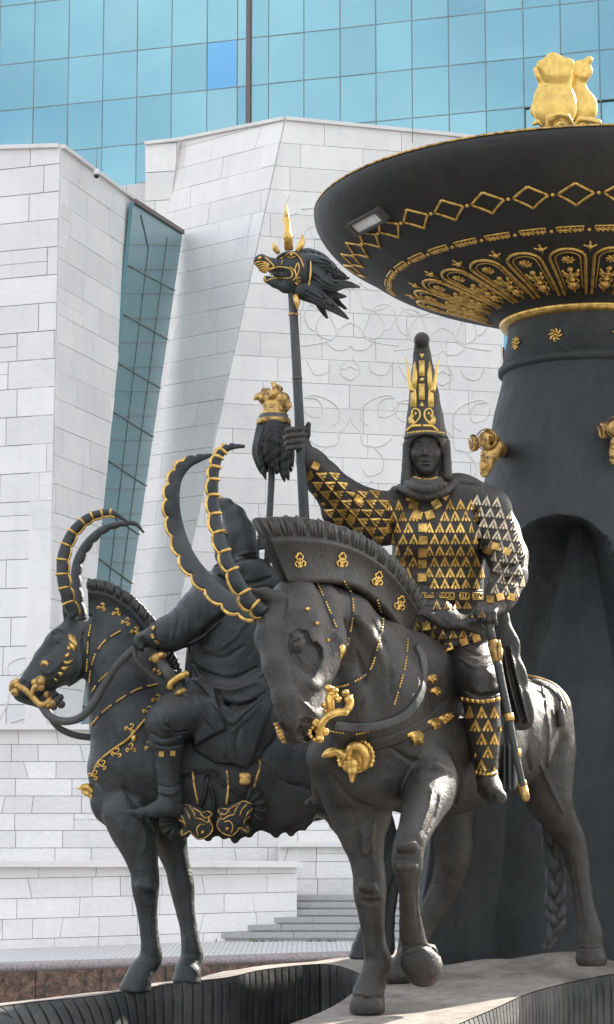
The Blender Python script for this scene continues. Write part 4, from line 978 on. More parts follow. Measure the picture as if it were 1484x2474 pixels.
plate(mb, sk1, [(826, 1556), (833, 1560), (834, 1572), (828, 1582), (820, 1590), (823, 1575), (820, 1562)], 3); mb.build('gilded_stud', M['gold'], hs)
# reins and breast strap
sb = MB(); strap(sb, sk1, [(810, 1752), (860, 1757), (920, 1752), (975, 1730), (1010, 1690), (1024, 1640), (1020, 1590), (1005, 1560)], 21, 3.4, lift=3)
sb.build('rein', M['rib'], hs)
sb = MB(); strap(sb, sk1, [(815, 1812), (880, 1805), (950, 1788), (1010, 1760), (1060, 1728), (1090, 1700)], 30, 2.4)
bst = sb.build('breast_strap', M['bronze'], hs)
PEND = [(-18, -14), (-8, -17), (10, -16), (18, -8), (20, 4), (14, 8), (17, 16), (8, 20), (3, 12), (-3, 20), (-9, 18), (-7, 6), (-12, 4), (-14, -4), (-20, -6)]
def pend(x, y, s, a=0, fx=1):
    mb = MB(); c_, s_ = math.cos(a), math.sin(a)
    if plate(mb, sk1, [(x+s*(c_*px*fx-s_*py), y+s*(s_*px*fx+c_*py)) for px, py in PEND], 5):
        for st in xf(TREF, x+2, y+2, 12*s, a): cord(mb, sk1, st, 1.5, 0, 2.5, lift=3.5)
        mb.build('gilded_pendant', M['gold'], bst)
pend(1003, 1782, .95, -.2); pend(1048, 1748, .75, -.4); pend(1072, 1737, .6, -.5); pend(1042, 1640, .6, -.6); pend(1052, 1670, .6, -.6); pend(1085, 1730, .5, -.5)
# bit and mouth fitting
def pobj(name, mat, parent, fn): mb = MB(); fn(mb); return mb.build(name, mat, parent)
def bitfn(mb):
    mb.tube([Vector(q) for q in crom(PP([(772, 1778, 13.50), (775, 1755, 13.46), (790, 1733, 13.44), (812, 1722, 13.46), (835, 1718, 13.5), (846, 1700, 13.52), (843, 1680, 13.52)]), 6)], [.026]*13+[.024]*12+[.016]*12, 8) if False else mb.tube([Vector(q) for q in crom(PP([(772, 1785, 13.50), (775, 1755, 13.46), (790, 1733, 13.44), (812, 1722, 13.46), (835, 1718, 13.5), (846, 1700, 13.52), (843, 1680, 13.52)]), 6)], .025, 8)
    for x, y, r in [(764, 1748, .030), (770, 1765, .026), (786, 1768, .026), (772, 1785, .03), (835, 1675, .026), (818, 1690, .022), (842, 1690, .028), (835, 1722, .022)]:
        p = P(x, y, 13.48); mb.blob(p, (Vector((r, 0, 0)), Vector((0, r*.8, 0)), Vector((0, 0, r))), 8, 6)
    for k in range(9):
        t = k/8; x = 798+8*math.sin(t*6); y = 1662+56*t; p = P(x-5+10*(k % 2), y, 13.56+.04*t); mb.blob(p, (Vector((.028, 0, 0)), Vector((0, .022, 0)), Vector((0, 0, .022))), 8, 5)
    mb.tube(PP([(800, 1658, 13.58), (797, 1690, 13.58), (800, 1722, 13.55)]), [.02, .03, .025], 8)
    for k in range(7):
        t = k/6; p = P(757+9*math.cos(t*5), 1745+7*k, 13.46); mb.blob(p, (Vector((.013, 0, 0)), Vector((0, .012, 0)), Vector((0, 0, .013))), 6, 4)
pobj('gilded_bit', M['gold'], hs, bitfn)
def bit2(mb):
    mb.prism([P(664, 1748, 13.5), P(672, 1742, 13.48), P(684, 1770, 13.46), P(694, 1795, 13.46), P(682, 1794, 13.5), P(668, 1775, 13.5)], (0, .05, 0))
    for k in range(6): p = P(665+4*k, 1750+8.5*k, 13.47); mb.blob(p, (Vector((.013, 0, 0)), Vector((0, .012, 0)), Vector((0, 0, .013))), 6, 4)
pobj('gilded_bit', M['gold_worn'], hs, bit2)
# gilded ram pendant on the breast: a beaded fan, a curled horn and a small head
c = Clay(.007); R0 = 14.62
c.chain([(866, 1830, R0+.02, 36)], .01, squash=((0, 1, 0), .35)); c.chain([(850, 1845, R0, 24)], .02, squash=((0, 1, 0), .5))
for k in range(17):
    a = math.radians(-205+k*14.5); c.ball(860+41*math.cos(a), 1830+42*math.sin(a), R0-.03, 6.2, .003)
for k in range(15):
    a = math.radians(-190+k*14.5); c.ball(860+31*math.cos(a), 1830+32*math.sin(a), R0-.06, 4.0, .003)
c.chain([(842, 1828, R0-.10, 7), (848, 1806, R0-.12, 9), (864, 1802, R0-.12, 10), (878, 1814, R0-.12, 10), (884, 1834, R0-.11, 9), (880, 1856, R0-.09, 7)], .006, smooth=3)
c.chain([(838, 1826, R0-.06, 11), (818, 1814, R0-.03, 9), (796, 1820, R0-.02, 11), (779, 1828, R0, 3)], .01, smooth=3)
c.chain([(852, 1845, R0-.12, 14), (852, 1866, R0-.13, 10), (851, 1886, R0-.12, 5.5)], .012)
for x, y in ((836, 1842), (868, 1846), (834, 1852), (866, 1856)): c.ball(x, y, R0-.10, 5, .006)
for x, y in ((846, 1850), (858, 1851)): c.ball(x, y, R0-.20, 3, .003)
c.mesh('gilded_ram_pendant', M['gold'], hs)
# horns --------------------------------------------------------------
def horn(parent, path, n, out=1, mat='bronze2', th=.75, amp=.42):
    """path rows: x, y, d, halfwidth px; scallops on the outer side"""
    NS = n*8; C = crom(path, 24); C = [C[int(i*(len(C)-1)/NS)] for i in range(NS+1)]; V = []; edge = []; sec = 12; ringp = []
    for i, q in enumerate(C):
        a = C[max(i-1, 0)]; b = C[min(i+1, NS)]; t = np.array([b[0]-a[0], b[1]-a[1]]); t /= np.linalg.norm(t); nx, ny = (t[1]*out, -t[0]*out); w_ = q[3]
        f = abs(math.sin(math.pi*(i/8.0))); fade = 1 if i < NS*.86 else max(0, 1-(i-NS*.86)/(NS*.12)); ow = w_*(1+amp*(f**.6)*fade)
        ci = P(q[0]-nx*w_, q[1]-ny*w_, q[2]); cu = P(q[0]+nx*ow, q[1]+ny*ow, q[2]); mid = (ci+cu)/2; ax = (cu-ci)/2; T = rm(w_, q[2])*th; rg = []
        for k in range(sec):
            c_ = 2*math.pi*k/sec; p = mid+ax*math.cos(c_)+Vector((0, T*math.sin(c_), 0)); V.append(p); rg.append(p)
        edge.append(cu); ringp.append(rg)
    Fc = [(i*sec+k, i*sec+(k+1) % sec, (i+1)*sec+(k+1) % sec, (i+1)*sec+k) for i in range(NS) for k in range(sec)]+[tuple(range(sec))[::-1], tuple(NS*sec+k for k in range(sec))]
    h = mesh_obj('horn', V, Fc, M[mat], parent)
    return h, edge, ringp, NS
def horn_gold(h, edge, ringp, NS, upto=.86, r=.011, rings=True):
    mb = MB(); e = edge[:int(NS*upto)]; mb.tube(e, r, 6)
    if rings:
        for i in range(8, int(NS*upto), 8):
            rg = ringp[i]; c_ = sum(rg, Vector((0, 0, 0)))/12; mb.tube([c_+(p-c_)*1.06 for p in rg[6:]+rg[:1]] if False else [c_+(p-c_)*1.06 for p in (rg+rg[:1])], r*.8, 5)
    mb.build('gilded_edge', M['gold'], h)
h1, e1, r1, n1 = horn(hs, [(622, 1484, 14.0, 13), (562, 1455, 14.15, 17), (505, 1408, 14.3, 17.5), (458, 1350, 14.4, 17), (430, 1280, 14.5, 16), (419, 1215, 14.5, 15.5), (426, 1160, 14.5, 13.5), (450, 1124, 14.5, 11.5), (485, 1107, 14.5, 8), (514, 1099, 14.5, 4)], 14, out=1, amp=.62, th=.6)
horn_gold(h1, e1, r1, n1, .82, .015, False)
h2, e2, r2, n2 = horn(hs, [(640, 1478, 13.80, 14), (602, 1447, 13.75, 14.5), (560, 1370, 13.75, 12.5), (534, 1300, 13.8, 12), (520, 1230, 13.85, 11), (518, 1165, 13.85, 10), (525, 1118, 13.85, 9), (540, 1091, 13.85, 7.5), (562, 1080, 13.85, 6.5), (592, 1078, 13.85, 4)], 14, out=1, th=1.15, amp=.75)
horn_gold(h2, e2, r2, n2, .84, .016)
# tail: long plait
def plait(parent, path, r, mat, n=24):
    mb = MB(); C = crom(path, 20)
    for ph in (0, 2*math.pi/3, 4*math.pi/3):
        pts = []; R_ = []
        for i, q in enumerate(C):
            t = i/(len(C)-1); a = t*n*.9+ph; w_ = r*(1-.25*t) if t < .82 else r*(1-.25*t)*max(.15, 1-(t-.82)*2.8)
            p = P(q[0], q[1], q[2]); pts.append(p+Vector((math.sin(a)*w_*.65, math.sin(2*a)*w_*.4, 0))); R_.append(w_*.72)
        mb.tube(pts, R_, 8)
    return mb.build('braided_tail', mat, parent)
plait(hs, [(1345, 1720, 17.0, 0), (1352, 1820, 17.15, 0), (1335, 1930, 17.15, 0), (1332, 2000, 17.1, 0), (1344, 2100, 17.1, 0), (1342, 2180, 17.1, 0), (1345, 2230, 17.1, 0), (1322, 2295, 17.1, 0)], .082, M['bronze2'])
# crupper blanket with tassels over the rump
sb = MB(); strap(sb, sk1, [(1215, 1640), (1262, 1642), (1310, 1652), (1345, 1675), (1368, 1720)], 12, 3); cps = sb.build('crupper_strap', M['bronze'], hs)
mb = MB(); cord(mb, sk1, [(1215, 1634), (1262, 1636), (1310, 1646), (1347, 1668), (1372, 1715)], 2.4, lift=2.5); mb.build('gilded_beads', M['gold_worn'], cps)
for x, y in ((1305, 1665), (1348, 1700)):
    h = sk1.hit(x, y)
    if h:
        mb = MB(); p = h[0]+h[1]*.03; mb.tube([p, p+Vector((0, -.02, -.05)), p+Vector((0, -.03, -.07)), p+Vector((.0, -.03, -.20))], [.01, .012, .03, .035], 8); mb.build('tassel', M['bronze'], cps)
# ------------------------------------------------------------------ golden warrior
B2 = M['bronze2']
r1_ = thing('person', 'bronze warrior statue in gilded scale armour and tall pointed helmet riding the nearer horse', 'rider statue', P(1090, 1600, 15.9), 'bronze riders')
c = Clay((.0065, .010, .0065)); SQ = ((0, 1, 0), .68)
# trunk
c.chain([(1062, 1255, 15.95, 104), (1060, 1330, 15.92, 108), (1064, 1400, 15.92, 100), (1066, 1440, 15.92, 94), (1068, 1500, 15.95, 104), (1075, 1560, 15.98, 100)], .05, squash=SQ)
c.chain([(960, 1238, 15.95, 58), (1040, 1215, 15.95, 66), (1110, 1212, 15.95, 66), (1182, 1232, 15.92, 56)], .05)
c.chain([(1030, 1190, 15.93, 48), (1030, 1150, 15.9, 31)], .03)
c.chain([(1010, 1290, 15.72, 62), (1105, 1290, 15.72, 62)], .07, squash=SQ)
# head with face
HD = 15.86
c.chain([(1028, 1078, HD, 41), (1029, 1108, HD-.02, 36), (1030, 1128, HD-.05, 24)], .03)
c.chain([(1030, 1136, HD-.09, 12)], .02)
c.chain([(1027, 1072, HD-.125, 4), (1027, 1085, HD-.145, 4.6), (1027.5, 1095, HD-.170, 5.6)], .012)                      # nose
c.chain([(1019.5, 1098, HD-.140, 4), (1035.5, 1098, HD-.140, 4)], .008)
c.chain([(1006, 1099, HD-.095, 11)], .03); c.chain([(1050, 1098, HD-.095, 11)], .03)                                          # cheeks
FF = (15.5, 15.9)
for x0, y0, s_ in ((1005.5, 1077, 1), (1050, 1075, -1)):
    c.emboss([(x0-13, y0+1), (x0-8, y0-7), (x0+5, y0-7), (x0+13, y0+1), (x0+6, y0+8), (x0-7, y0+8)], -.020, 8, *FF)
    c.emboss([(x0-9, y0+1), (x0-4, y0-3), (x0+3, y0-3.2), (x0+9, y0+.5), (x0+3, y0+3.5), (x0-4, y0+3.6)], .013, 4, *FF)
    c.crease([(x0-10, y0+1), (x0-4, y0-4.5), (x0+4, y0-4.5), (x0+10, y0+1)], .008, 1.8, *FF); c.crease([(x0-8, y0+4.5), (x0, y0+6.5), (x0+8, y0+4)], .006, 1.8, *FF)
    c.crease([(x0-13, y0-8), (x0-2, y0-13), (x0+12, y0-10.5)] if s_ == 1 else [(x0-12, y0-10.5), (x0+2, y0-13), (x0+13, y0-8)], .010, 3, *FF)
c.crease([(1017, 1105), (1013, 1112)], -.004, 2.5, *FF); c.crease([(1038, 1104), (1043, 1111)], -.004, 2.5, *FF)
c.crease([(1016, 1114), (1023, 1111.5), (1029, 1112.5), (1035, 1111.5), (1043, 1114)], .013, 2.6, *FF)
c.crease([(1019, 1120), (1029, 1121), (1040, 1120)], .013, 3, *FF); c.crease([(1013, 1116.5), (1029, 1116.5), (1046, 1116.5)], -.010, 1.6, *FF)
c.crease([(1022, 1127), (1029, 1128), (1037, 1127)], -.006, 3, *FF)
# raised arm on the staff
c.chain([(960, 1250, 15.93, 62), (885, 1236, 15.75, 56), (820, 1200, 15.55, 51), (780, 1155, 15.4, 44), (757, 1125, 15.32, 37), (748, 1112, 15.29, 34)], .03)
c.chain([(800, 1245, 15.55, 22), (860, 1262, 15.68, 28), (925, 1290, 15.8, 30)], .06)
c.chain([(745, 1112, 15.29, 21), (741, 1095, 15.27, 19), (735, 1075, 15.27, 17)], .012)
c.chain([(733, 1050, 15.30, 13), (730, 1065, 15.30, 15), (728, 1078, 15.29, 13)], .012)                                       # palm behind the pole
for i, (y, xl, r) in enumerate([(1037, 691, 7.6), (1052, 688, 8.0), (1067, 690, 7.8), (1081, 694, 7.0)]):            # four fingers round the pole
    c.chain([(736, y, 15.24, r), (722, y-1, 15.165, r), (706, y+1, 15.150, r), (695+i*.5, y+3, 15.17, r*.95), (xl+3, y+5, 15.215, r*.85), (xl+9, y+6, 15.25, r*.8)], .004)
c.chain([(737, 1066, 15.27, 9), (743, 1050, 15.25, 8), (744, 1036, 15.235, 7), (746, 1025, 15.225, 6.2)], .006)            # thumb
# lowered arm on the sword
c.chain([(1180, 1240, 15.9, 56), (1205, 1290, 15.85, 52), (1226, 1345, 15.75, 50), (1230, 1390, 15.62, 44), (1213, 1435, 15.46, 39), (1205, 1450, 15.42, 37)], .03)
c.chain([(1206, 1452, 15.42, 22), (1203, 1466, 15.33, 19), (1190, 1473, 15.27, 19), (1170, 1470, 15.24, 17)], .014)
for i, (x, y, l) in enumerate([(1154, 1462, 0), (1167, 1465, 2), (1180, 1467, 3), (1193, 1468, 0)]):
    c.chain([(x+5, y+4, 15.22, 8), (x, y+14, 15.16, 7.6), (x+1, y+28+l, 15.15, 7), (x+5, y+38+l, 15.19, 6)], .004)
c.chain([(1168, 1474, 15.2, 8), (1150, 1480, 15.17, 7.5), (1137, 1488, 15.17, 6.2)], .006)
# thighs, knee, shin and boot
c.chain([(1095, 1555, 15.95, 74), (1130, 1598, 15.62, 70), (1157, 1638, 15.32, 58), (1163, 1680, 15.22, 47)], .04)
c.chain([(1163, 1690, 15.24, 45), (1168, 1760, 15.28, 42), (1175, 1850, 15.32, 28), (1177, 1875, 15.32, 26)], .015)
c.chain([(1178, 1880, 15.3, 26), (1184, 1905, 15.24, 29), (1195, 1922, 15.14, 24), (1207, 1926, 15.08, 18)], .02)
c.chain([(1163, 1640, 15.16, 34), (1163, 1665, 15.16, 28)], .08)
c.chain([(1010, 1570, 15.9, 66), (930, 1640, 15.65, 56), (870, 1760, 15.75, 44), (810, 1890, 15.6, 28), (775, 1932, 15.5, 17), (745, 1940, 15.45, 9)], .03)
# coat skirt and tassets flaring over the thigh
c.chain([(980, 1500, 15.75, 38), (1010, 1540, 15.65, 42), (1055, 1560, 15.55, 30)], .04); c.chain([(1050, 1500, 15.6, 60), (1090, 1530, 15.5, 46), (1150, 1520, 15.5, 34), (1170, 1505, 15.55, 26)], .04)
c.chain([(1042, 1580, 15.40, 8), (1085, 1562, 15.38, 8), (1140, 1542, 15.4, 8), (1185, 1530, 15.45, 8)], .02)
# folds
c.chain([(1145, 1260, 15.62, 8), (1158, 1330, 15.62, 10), (1165, 1400, 15.65, 10)], .04, '-', smooth=3)
c.chain([(1195, 1360, 15.55, 5), (1225, 1372, 15.5, 7), (1255, 1362, 15.55, 5)], .02, '-', smooth=3); c.chain([(1190, 1395, 15.45, 4), (1222, 1408, 15.4, 6), (1250, 1398, 15.45, 5)], .02, '-', smooth=3)
c.chain([(838, 1170, 15.38, 5), (850, 1215, 15.32, 7), (840, 1255, 15.35, 6)], .025, '-', smooth=3)
c.chain([(905, 1200, 15.55, 5), (930, 1260, 15.6, 8), (950, 1320, 15.65, 8)], .03, '-', smooth=3)
c.chain([(1120, 1660, 15.12, 6), (1160, 1682, 15.05, 6), (1205, 1668, 15.15, 6)], .02, '-', smooth=3)
for a, am, w_ in [([(930, 1225), (945, 1265), (948, 1310)], -.014, 9), ([(1150, 1230), (1156, 1290), (1160, 1360)], -.016, 8), ([(1185, 1345), (1215, 1358), (1262, 1350)], -.012, 6), ([(1188, 1385), (1220, 1398), (1262, 1390)], -.012, 6), ([(1195, 1418), (1225, 1424), (1252, 1415)], .010, 6),
        ([(800, 1165), (812, 1200), (800, 1240)], -.012, 8), ([(845, 1185), (850, 1220), (838, 1262)], -.012, 7), ([(885, 1190), (895, 1230), (890, 1280)], -.010, 8), ([(985, 1405), (1060, 1418), (1150, 1405)], -.010, 6), ([(1000, 1462), (1070, 1468), (1150, 1460)], -.010, 5), ([(1110, 1590), (1150, 1612), (1195, 1600)], .010, 8), ([(1120, 1570), (1160, 1585), (1200, 1572)], -.012, 7), ([(1122, 1668), (1160, 1682), (1205, 1672)], -.014, 5)]:
    c.crease(a, am, w_, 14.9, 16.0)
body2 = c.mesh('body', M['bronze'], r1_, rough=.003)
skr = Skin([body2])
# helmet with face opening, cheek guards and neck cloth
c = Clay((.008, .010, .008))
c.chain([(1029, 1060, 15.88, 53), (1027, 1010, 15.9, 45), (1025, 960, 15.92, 37), (1022, 900, 15.95, 28.5), (1020, 860, 15.96, 22), (1019, 838, 15.95, 19)], .012)
c.chain([(1019, 822, 15.90, 19.5), (1019, 820, 15.97, 18)], .01)
c.chain([(1030, 1080, 15.97, 54), (1030, 1130, 15.98, 56), (1030, 1160, 15.98, 58)], .02)
c.chain([(986, 1075, 15.87, 13), (984, 1125, 15.82, 13), (982, 1165, 15.78, 15)], .012); c.chain([(1076, 1070, 15.87, 13), (1080, 1120, 15.82, 12), (1082, 1152, 15.78, 12)], .012)
c.chain([(1029, 1090, 15.76, 40), (1029, 1120, 15.72, 40), (1029, 1150, 15.72, 34)], .006, '-')
c.chain([(1029, 1062+22, 15.62, 36)], .004, '-')
c.chain([(979, 1058, 15.76, 4), (1003, 1050, 15.66, 4), (1030, 1047, 15.635, 4), (1056, 1049, 15.66, 4), (1080, 1056, 15.76, 4)], .006, smooth=3)
helm = c.mesh('helmet', M['bronze'], r1_, rough=.003)
skh = Skin([helm, body2])
# scarf collar and cape over the shoulders
c = Clay((.009, .012, .009))
for a, r in [([(968, 1178, 15.78, 0), (990, 1192, 15.66, 0), (1030, 1200, 15.60, 0), (1075, 1188, 15.66, 0), (1098, 1172, 15.78, 0)], 10), ([(985, 1170, 15.72, 0), (1005, 1180, 15.62, 0), (1035, 1184, 15.58, 0), (1070, 1172, 15.64, 0)], 11), ([(1000, 1160, 15.70, 0), (1030, 1170, 15.62, 0), (1062, 1160, 15.70, 0)], 9)]:
    c.chain([(x, y, d, r) for x, y, d, _ in a], .012, smooth=3)
c.chain([(1100, 1178, 15.92, 24), (1140, 1182, 15.98, 25), (1175, 1196, 16.02, 18)], .02); c.chain([(1085, 1170, 15.8, 8), (1120, 1166, 15.78, 8), (1155, 1172, 15.82, 8), (1180, 1192, 15.9, 7)], .015, smooth=3)
c.chain([(958, 1190, 15.85, 18), (975, 1184, 15.85, 14)], .02)
c.mesh('scarf_collar', M['bronze'], r1_, rough=.003)
# gilded helmet plates
mb = MB()
plate(mb, skh, [(1013, 872), (1026, 872), (1026, 909), (1013, 909)], 3); plate(mb, skh, [(1012, 928), (1026, 928), (1027, 966), (1013, 966)], 3)
plate(mb, skh, [(1014, 855), (1025, 855), (1020, 868)], 3); plate(mb, skh, [(1020, 970), (1025, 982), (1015, 982)], 3)
beads(mb, skh, [(1020, 918), (1021, 919)], 60, 6)
for s, cx in ((1, 0), (-1, 2040)):
    X = lambda x: x if s == 1 else 2040-x+1
    stem = [(994, 984), (1006, 984), (1007, 955), (1005, 935), (998, 935), (995, 942), (994, 960)]; inn = [(996, 942), (1006, 940), (1009, 905), (1005, 873), (1000, 885), (998, 915)]
    for q in (stem, inn): plate(mb, skh, [(X(x), y) for x, y in (q if s == 1 else q[::-1])], 3)
    pr_h = crom([(995, 945, 15.70, 0), (990, 925, 15.74, 0), (987, 900, 15.78, 0), (984, 880, 15.80, 0), (979, 862, 15.82, 0)], 4)
    mb.tube([P(X(q[0]), q[1], q[2]) for q in pr_h], [.020-.016*(i/16) for i in range(17)], 8)
    cord(mb, skh, [(X(1001), 1008), (X(996), 998), (X(1002), 988), (X(1013), 992), (X(1015), 1006), (X(1006), 1020), (X(997), 1027)], 2.6, step=2); cord(mb, skh, [(X(1008), 1000), (X(1003), 996), (X(1005), 1004)], 1.8, step=2)
    plate(mb, skh, [(X(x), y) for x, y in ([(989, 1012), (997, 1000), (1000, 1014), (1006, 1022), (995, 1028), (990, 1024)] if s == 1 else [(989, 1012), (997, 1000), (1000, 1014), (1006, 1022), (995, 1028), (990, 1024)][::-1])], 3.5)
    cord(mb, skh, [(X(984), 1042), (X(992), 1034), (X(1000), 1030), (X(1021), 1029)], 4.2, step=3)
beads(mb, skh, crom([(987, 1047), (1005, 1044), (1030, 1042), (1056, 1044), (1072, 1047)], 4), 7, 3.2, shape='slab')
mb.build('gilded_plates', M['gold_pale'], helm)
mb = MB(); beads(mb, Skin([body2]+[o for o in r1_.children if o.name.startswith('scarf')]), crom([(1002, 1153), (1015, 1157), (1030, 1158), (1046, 1157), (1060, 1152)], 4), 6, 3.2, shape='slab'); mb.build('gilded_necklace', M['gold'], r1_)
# scale armour --------------------------------------------------------------
CH = [(0, -13.5), (10.8, 9), (6.6, 11.5), (0, -3.4), (-6.6, 11.5), (-10.8, 9)]; CI = [(0, 1.2), (3.0, 8), (0, 12), (-3.0, 8)]
def inpoly(x, y, poly):
    c_ = False; j = len(poly)-1
    for i in range(len(poly)):
        xi, yi = poly[i]; xj, yj = poly[j]
        if (yi > y) != (yj > y) and x < (xj-xi)*(y-yi)/(yj-yi)+xi: c_ = not c_
        j = i
    return c_
def scales(name, region, sx, sy, ang, mat, skip=None, s=1.14, sk=skr, parent=r1_, origin=(0, 0), rnd=random.Random(4)):
    ca, sa = math.cos(ang), math.sin(ang); mb = MB(); cx = sum(p[0] for p in region)/len(region); cy = sum(p[1] for p in region)/len(region)
    for j in range(-14, 15):
        for i in range(-14, 15):
            u = (i+(j % 2)*.5)*sx+origin[0]; v = j*sy+origin[1]; x = cx+ca*u-sa*v; y = cy+sa*u+ca*v
            if not inpoly(x, y, region) or (skip and skip(x, y)): continue
            h = sk.hit(x, y)
            if not h: continue
            r = ray(x, y).normalized(); fs = max(.45, min(1, abs(h[1].dot(r))+.1)); a = ang+rnd.uniform(-.05, .05)
            fx = max(.4, math.sqrt(max(0, 1-(h[1].x)**2))) if abs(h[1].x) > .5 else 1
            for pl, th in ((CH, 3.2), (CI, 3.8)):
                plate(mb, sk, [(x+s*(math.cos(a)*px*fx-math.sin(a)*py), y+s*(math.sin(a)*px*fx+math.cos(a)*py)) for px, py in pl][::-1], th, sink=2)
    return mb.build(name, mat, parent, False) if mb.v else None
torso = [(940, 1215), (985, 1200), (1010, 1235), (1025, 1260), (1050, 1225), (1075, 1205), (1130, 1195), (1160, 1212), (1160, 1300), (1166, 1424), (995, 1424), (975, 1385), (936, 1320), (918, 1265)]
scales('gilded_scales', torso, 25, 27, 0, M['gold'], s=1.08, skip=lambda x, y: (abs(x-1021) < 15 and y > 1262) or (y < 1262 and abs(abs(x-1033)-(1262-y)*.62-10) < 13))
scales('gilded_scales', [(1150, 1200), (1190, 1190), (1220, 1215), (1262, 1290), (1285, 1350), (1282, 1405), (1258, 1448), (1185, 1428), (1172, 1385), (1166, 1330), (1152, 1290)], 24, 26, .12, M['gold_silver'], s=1.06)
scales('gilded_scales', [(752, 1135), (770, 1130), (820, 1150), (870, 1185), (925, 1195), (935, 1260), (940, 1330), (880, 1300), (800, 1272), (752, 1215), (742, 1180)], 24, 27, -1.15, M['gold'], s=1.08)
scales('gilded_scales', [(998, 1455), (1165, 1455), (1175, 1500), (1160, 1530), (1100, 1548), (1050, 1565), (1015, 1530), (990, 1490)], 24, 23, -.05, M['gold_worn'], s=.95, skip=lambda x, y: 1470 < y-(x-1080)*.22 < 1515 and x > 1010)
scales('gilded_scales', [(1116, 1702), (1212, 1702), (1207, 1860), (1150, 1862), (1136, 1800)], 29, 32, 0, M['gold'], s=1.25)
mb = MB()
SQP = [(-9, -9), (9, -9), (10, 8), (-9, 9)]
def sq(x, y, a=0, s=1.0, sk=skr, fx=1):
    m = MB(); plate(m, sk, [(x+s*(math.cos(a)*px*fx-math.sin(a)*py), y+s*(math.sin(a)*px*fx+math.cos(a)*py)) for px, py in SQP][::-1], 5)
    if m.v: m.build('gilded_stud', M['gold'], r1_, False)
for x, y, a in [(1021, 1276, 0), (1022, 1305, .05), (1021, 1335, 0), (1021, 1362, 0), (1021, 1395, 0), (993, 1203, .3), (1000, 1224, .3), (1010, 1247, .3), (1073, 1197, .6), (1054, 1221, -.5), (1038, 1247, -.3)]: sq(x, y, a, 1.12)
for x, y, a in [(1004, 1485, .4), (977, 1518, .5), (1032, 1513, 0), (1041, 1547, -.1), (1044, 1578, 0), (1084, 1560, -.3), (1120, 1550, -.3), (1150, 1541, -.3)]: sq(x, y, a, 1.0)
for x, y, a in [(1185, 1450, .1), (1208, 1444, -.2), (1233, 1442, .3), (1246, 1455, .5), (1180, 1330, .4), (1200, 1322, .3), (1225, 1335, .4), (762, 1125, .5), (748, 1148, 1.0), (864, 1205, .6), (848, 1250, .4)]: sq(x, y, a, .95)
# belt with plaques, sash, greave trims
sb = MB(); strap(sb, skr, [(985, 1438), (1030, 1441), (1080, 1442), (1130, 1441), (1168, 1438)], 30, 3); bl = sb.build('belt', M['bronze'], r1_)
skb = Skin([body2])
for x in (1030, 1079, 1120, 1150):
    mb = MB(); w_ = 17 if x < 1110 else 11
    L = [(x-w_, 1433), (x+w_, 1433), (x+w_, 1448), (x-w_, 1448), (x-w_, 1433)]; cord(mb, skb, L, 2.0, step=3, lift=2.6, sm=0)
    for k in (-1, 0, 1): cord(mb, skb, [(x+k*w_*.55+3.5*math.cos(t), 1440.5+4.5*math.sin(t)) for t in np.linspace(0, 5, 7)], 2.0, step=2, lift=2.6)
    mb.build('gilded_plaque', M['gold'], bl)
c = Clay((.008, .01, .008)); c.chain([(1008, 1474, 15.5, 8), (1040, 1490, 15.36, 9), (1075, 1512, 15.30, 9), (1120, 1514, 15.26, 9), (1160, 1526, 15.3, 8)], .012, smooth=4); c.chain([(1030, 1478, 15.42, 6), (1090, 1505, 15.28, 7), (1150, 1508, 15.28, 7), (1172, 1520, 15.3, 5)], .012, smooth=4); c.mesh('sash', M['bronze'], r1_, rough=.004)
for yy, x0, x1 in ((1690, 1116, 1212), (1868, 1150, 1206)):
    mb = MB(); beads(mb, skr, crom([(x0+2, yy-2), ((x0+x1)/2, yy+4), (x1-2, yy-3)], 8), 12 if yy < 1800 else 9, 6, shape='slab'); mb.build('gilded_greave_trim', M['gold'], r1_)
# cape hanging behind the leg
c = Clay((.010, .012, .010)); CQ = ((0, 1, 0), .4)
c.chain([(1205, 1490, 15.95, 26), (1215, 1560, 15.9, 34), (1230, 1640, 15.85, 38), (1246, 1715, 15.82, 36), (1258, 1735, 15.82, 26)], .04, squash=CQ); c.chain([(1250, 1690, 15.8, 26), (1272, 1745, 15.8, 11)], .03, squash=CQ); c.chain([(1225, 1700, 15.8, 28), (1225, 1755, 15.8, 14)], .03, squash=CQ)
for a in ([(1232, 1560), (1250, 1640), (1276, 1745)], [(1218, 1580), (1232, 1650), (1256, 1740)], [(1208, 1590), (1216, 1660), (1228, 1750)]): c.crease(a, .025, 6, 15.4, 15.9); c.crease([(x-10, y+6) for x, y in a], -.02, 6, 15.4, 15.9)
c.mesh('cape', M['bronze'], r1_, rough=.003)
c = Clay(.011); c.chain([(1228, 1760, 15.75, 20), (1230, 1830, 15.75, 22), (1230, 1895, 15.75, 20)], .01); 
for x in (1218, 1230, 1242): c.chain([(x, 1800, 15.66, 4), (x, 1905, 15.66, 4)], .006)
q_ = c.mesh('quiver', M['bronze2'], None); q_.location = (0, 0, 0); tag(q_, 'dark ribbed quiver hanging behind the armoured leg of the front rider', 'quiver')
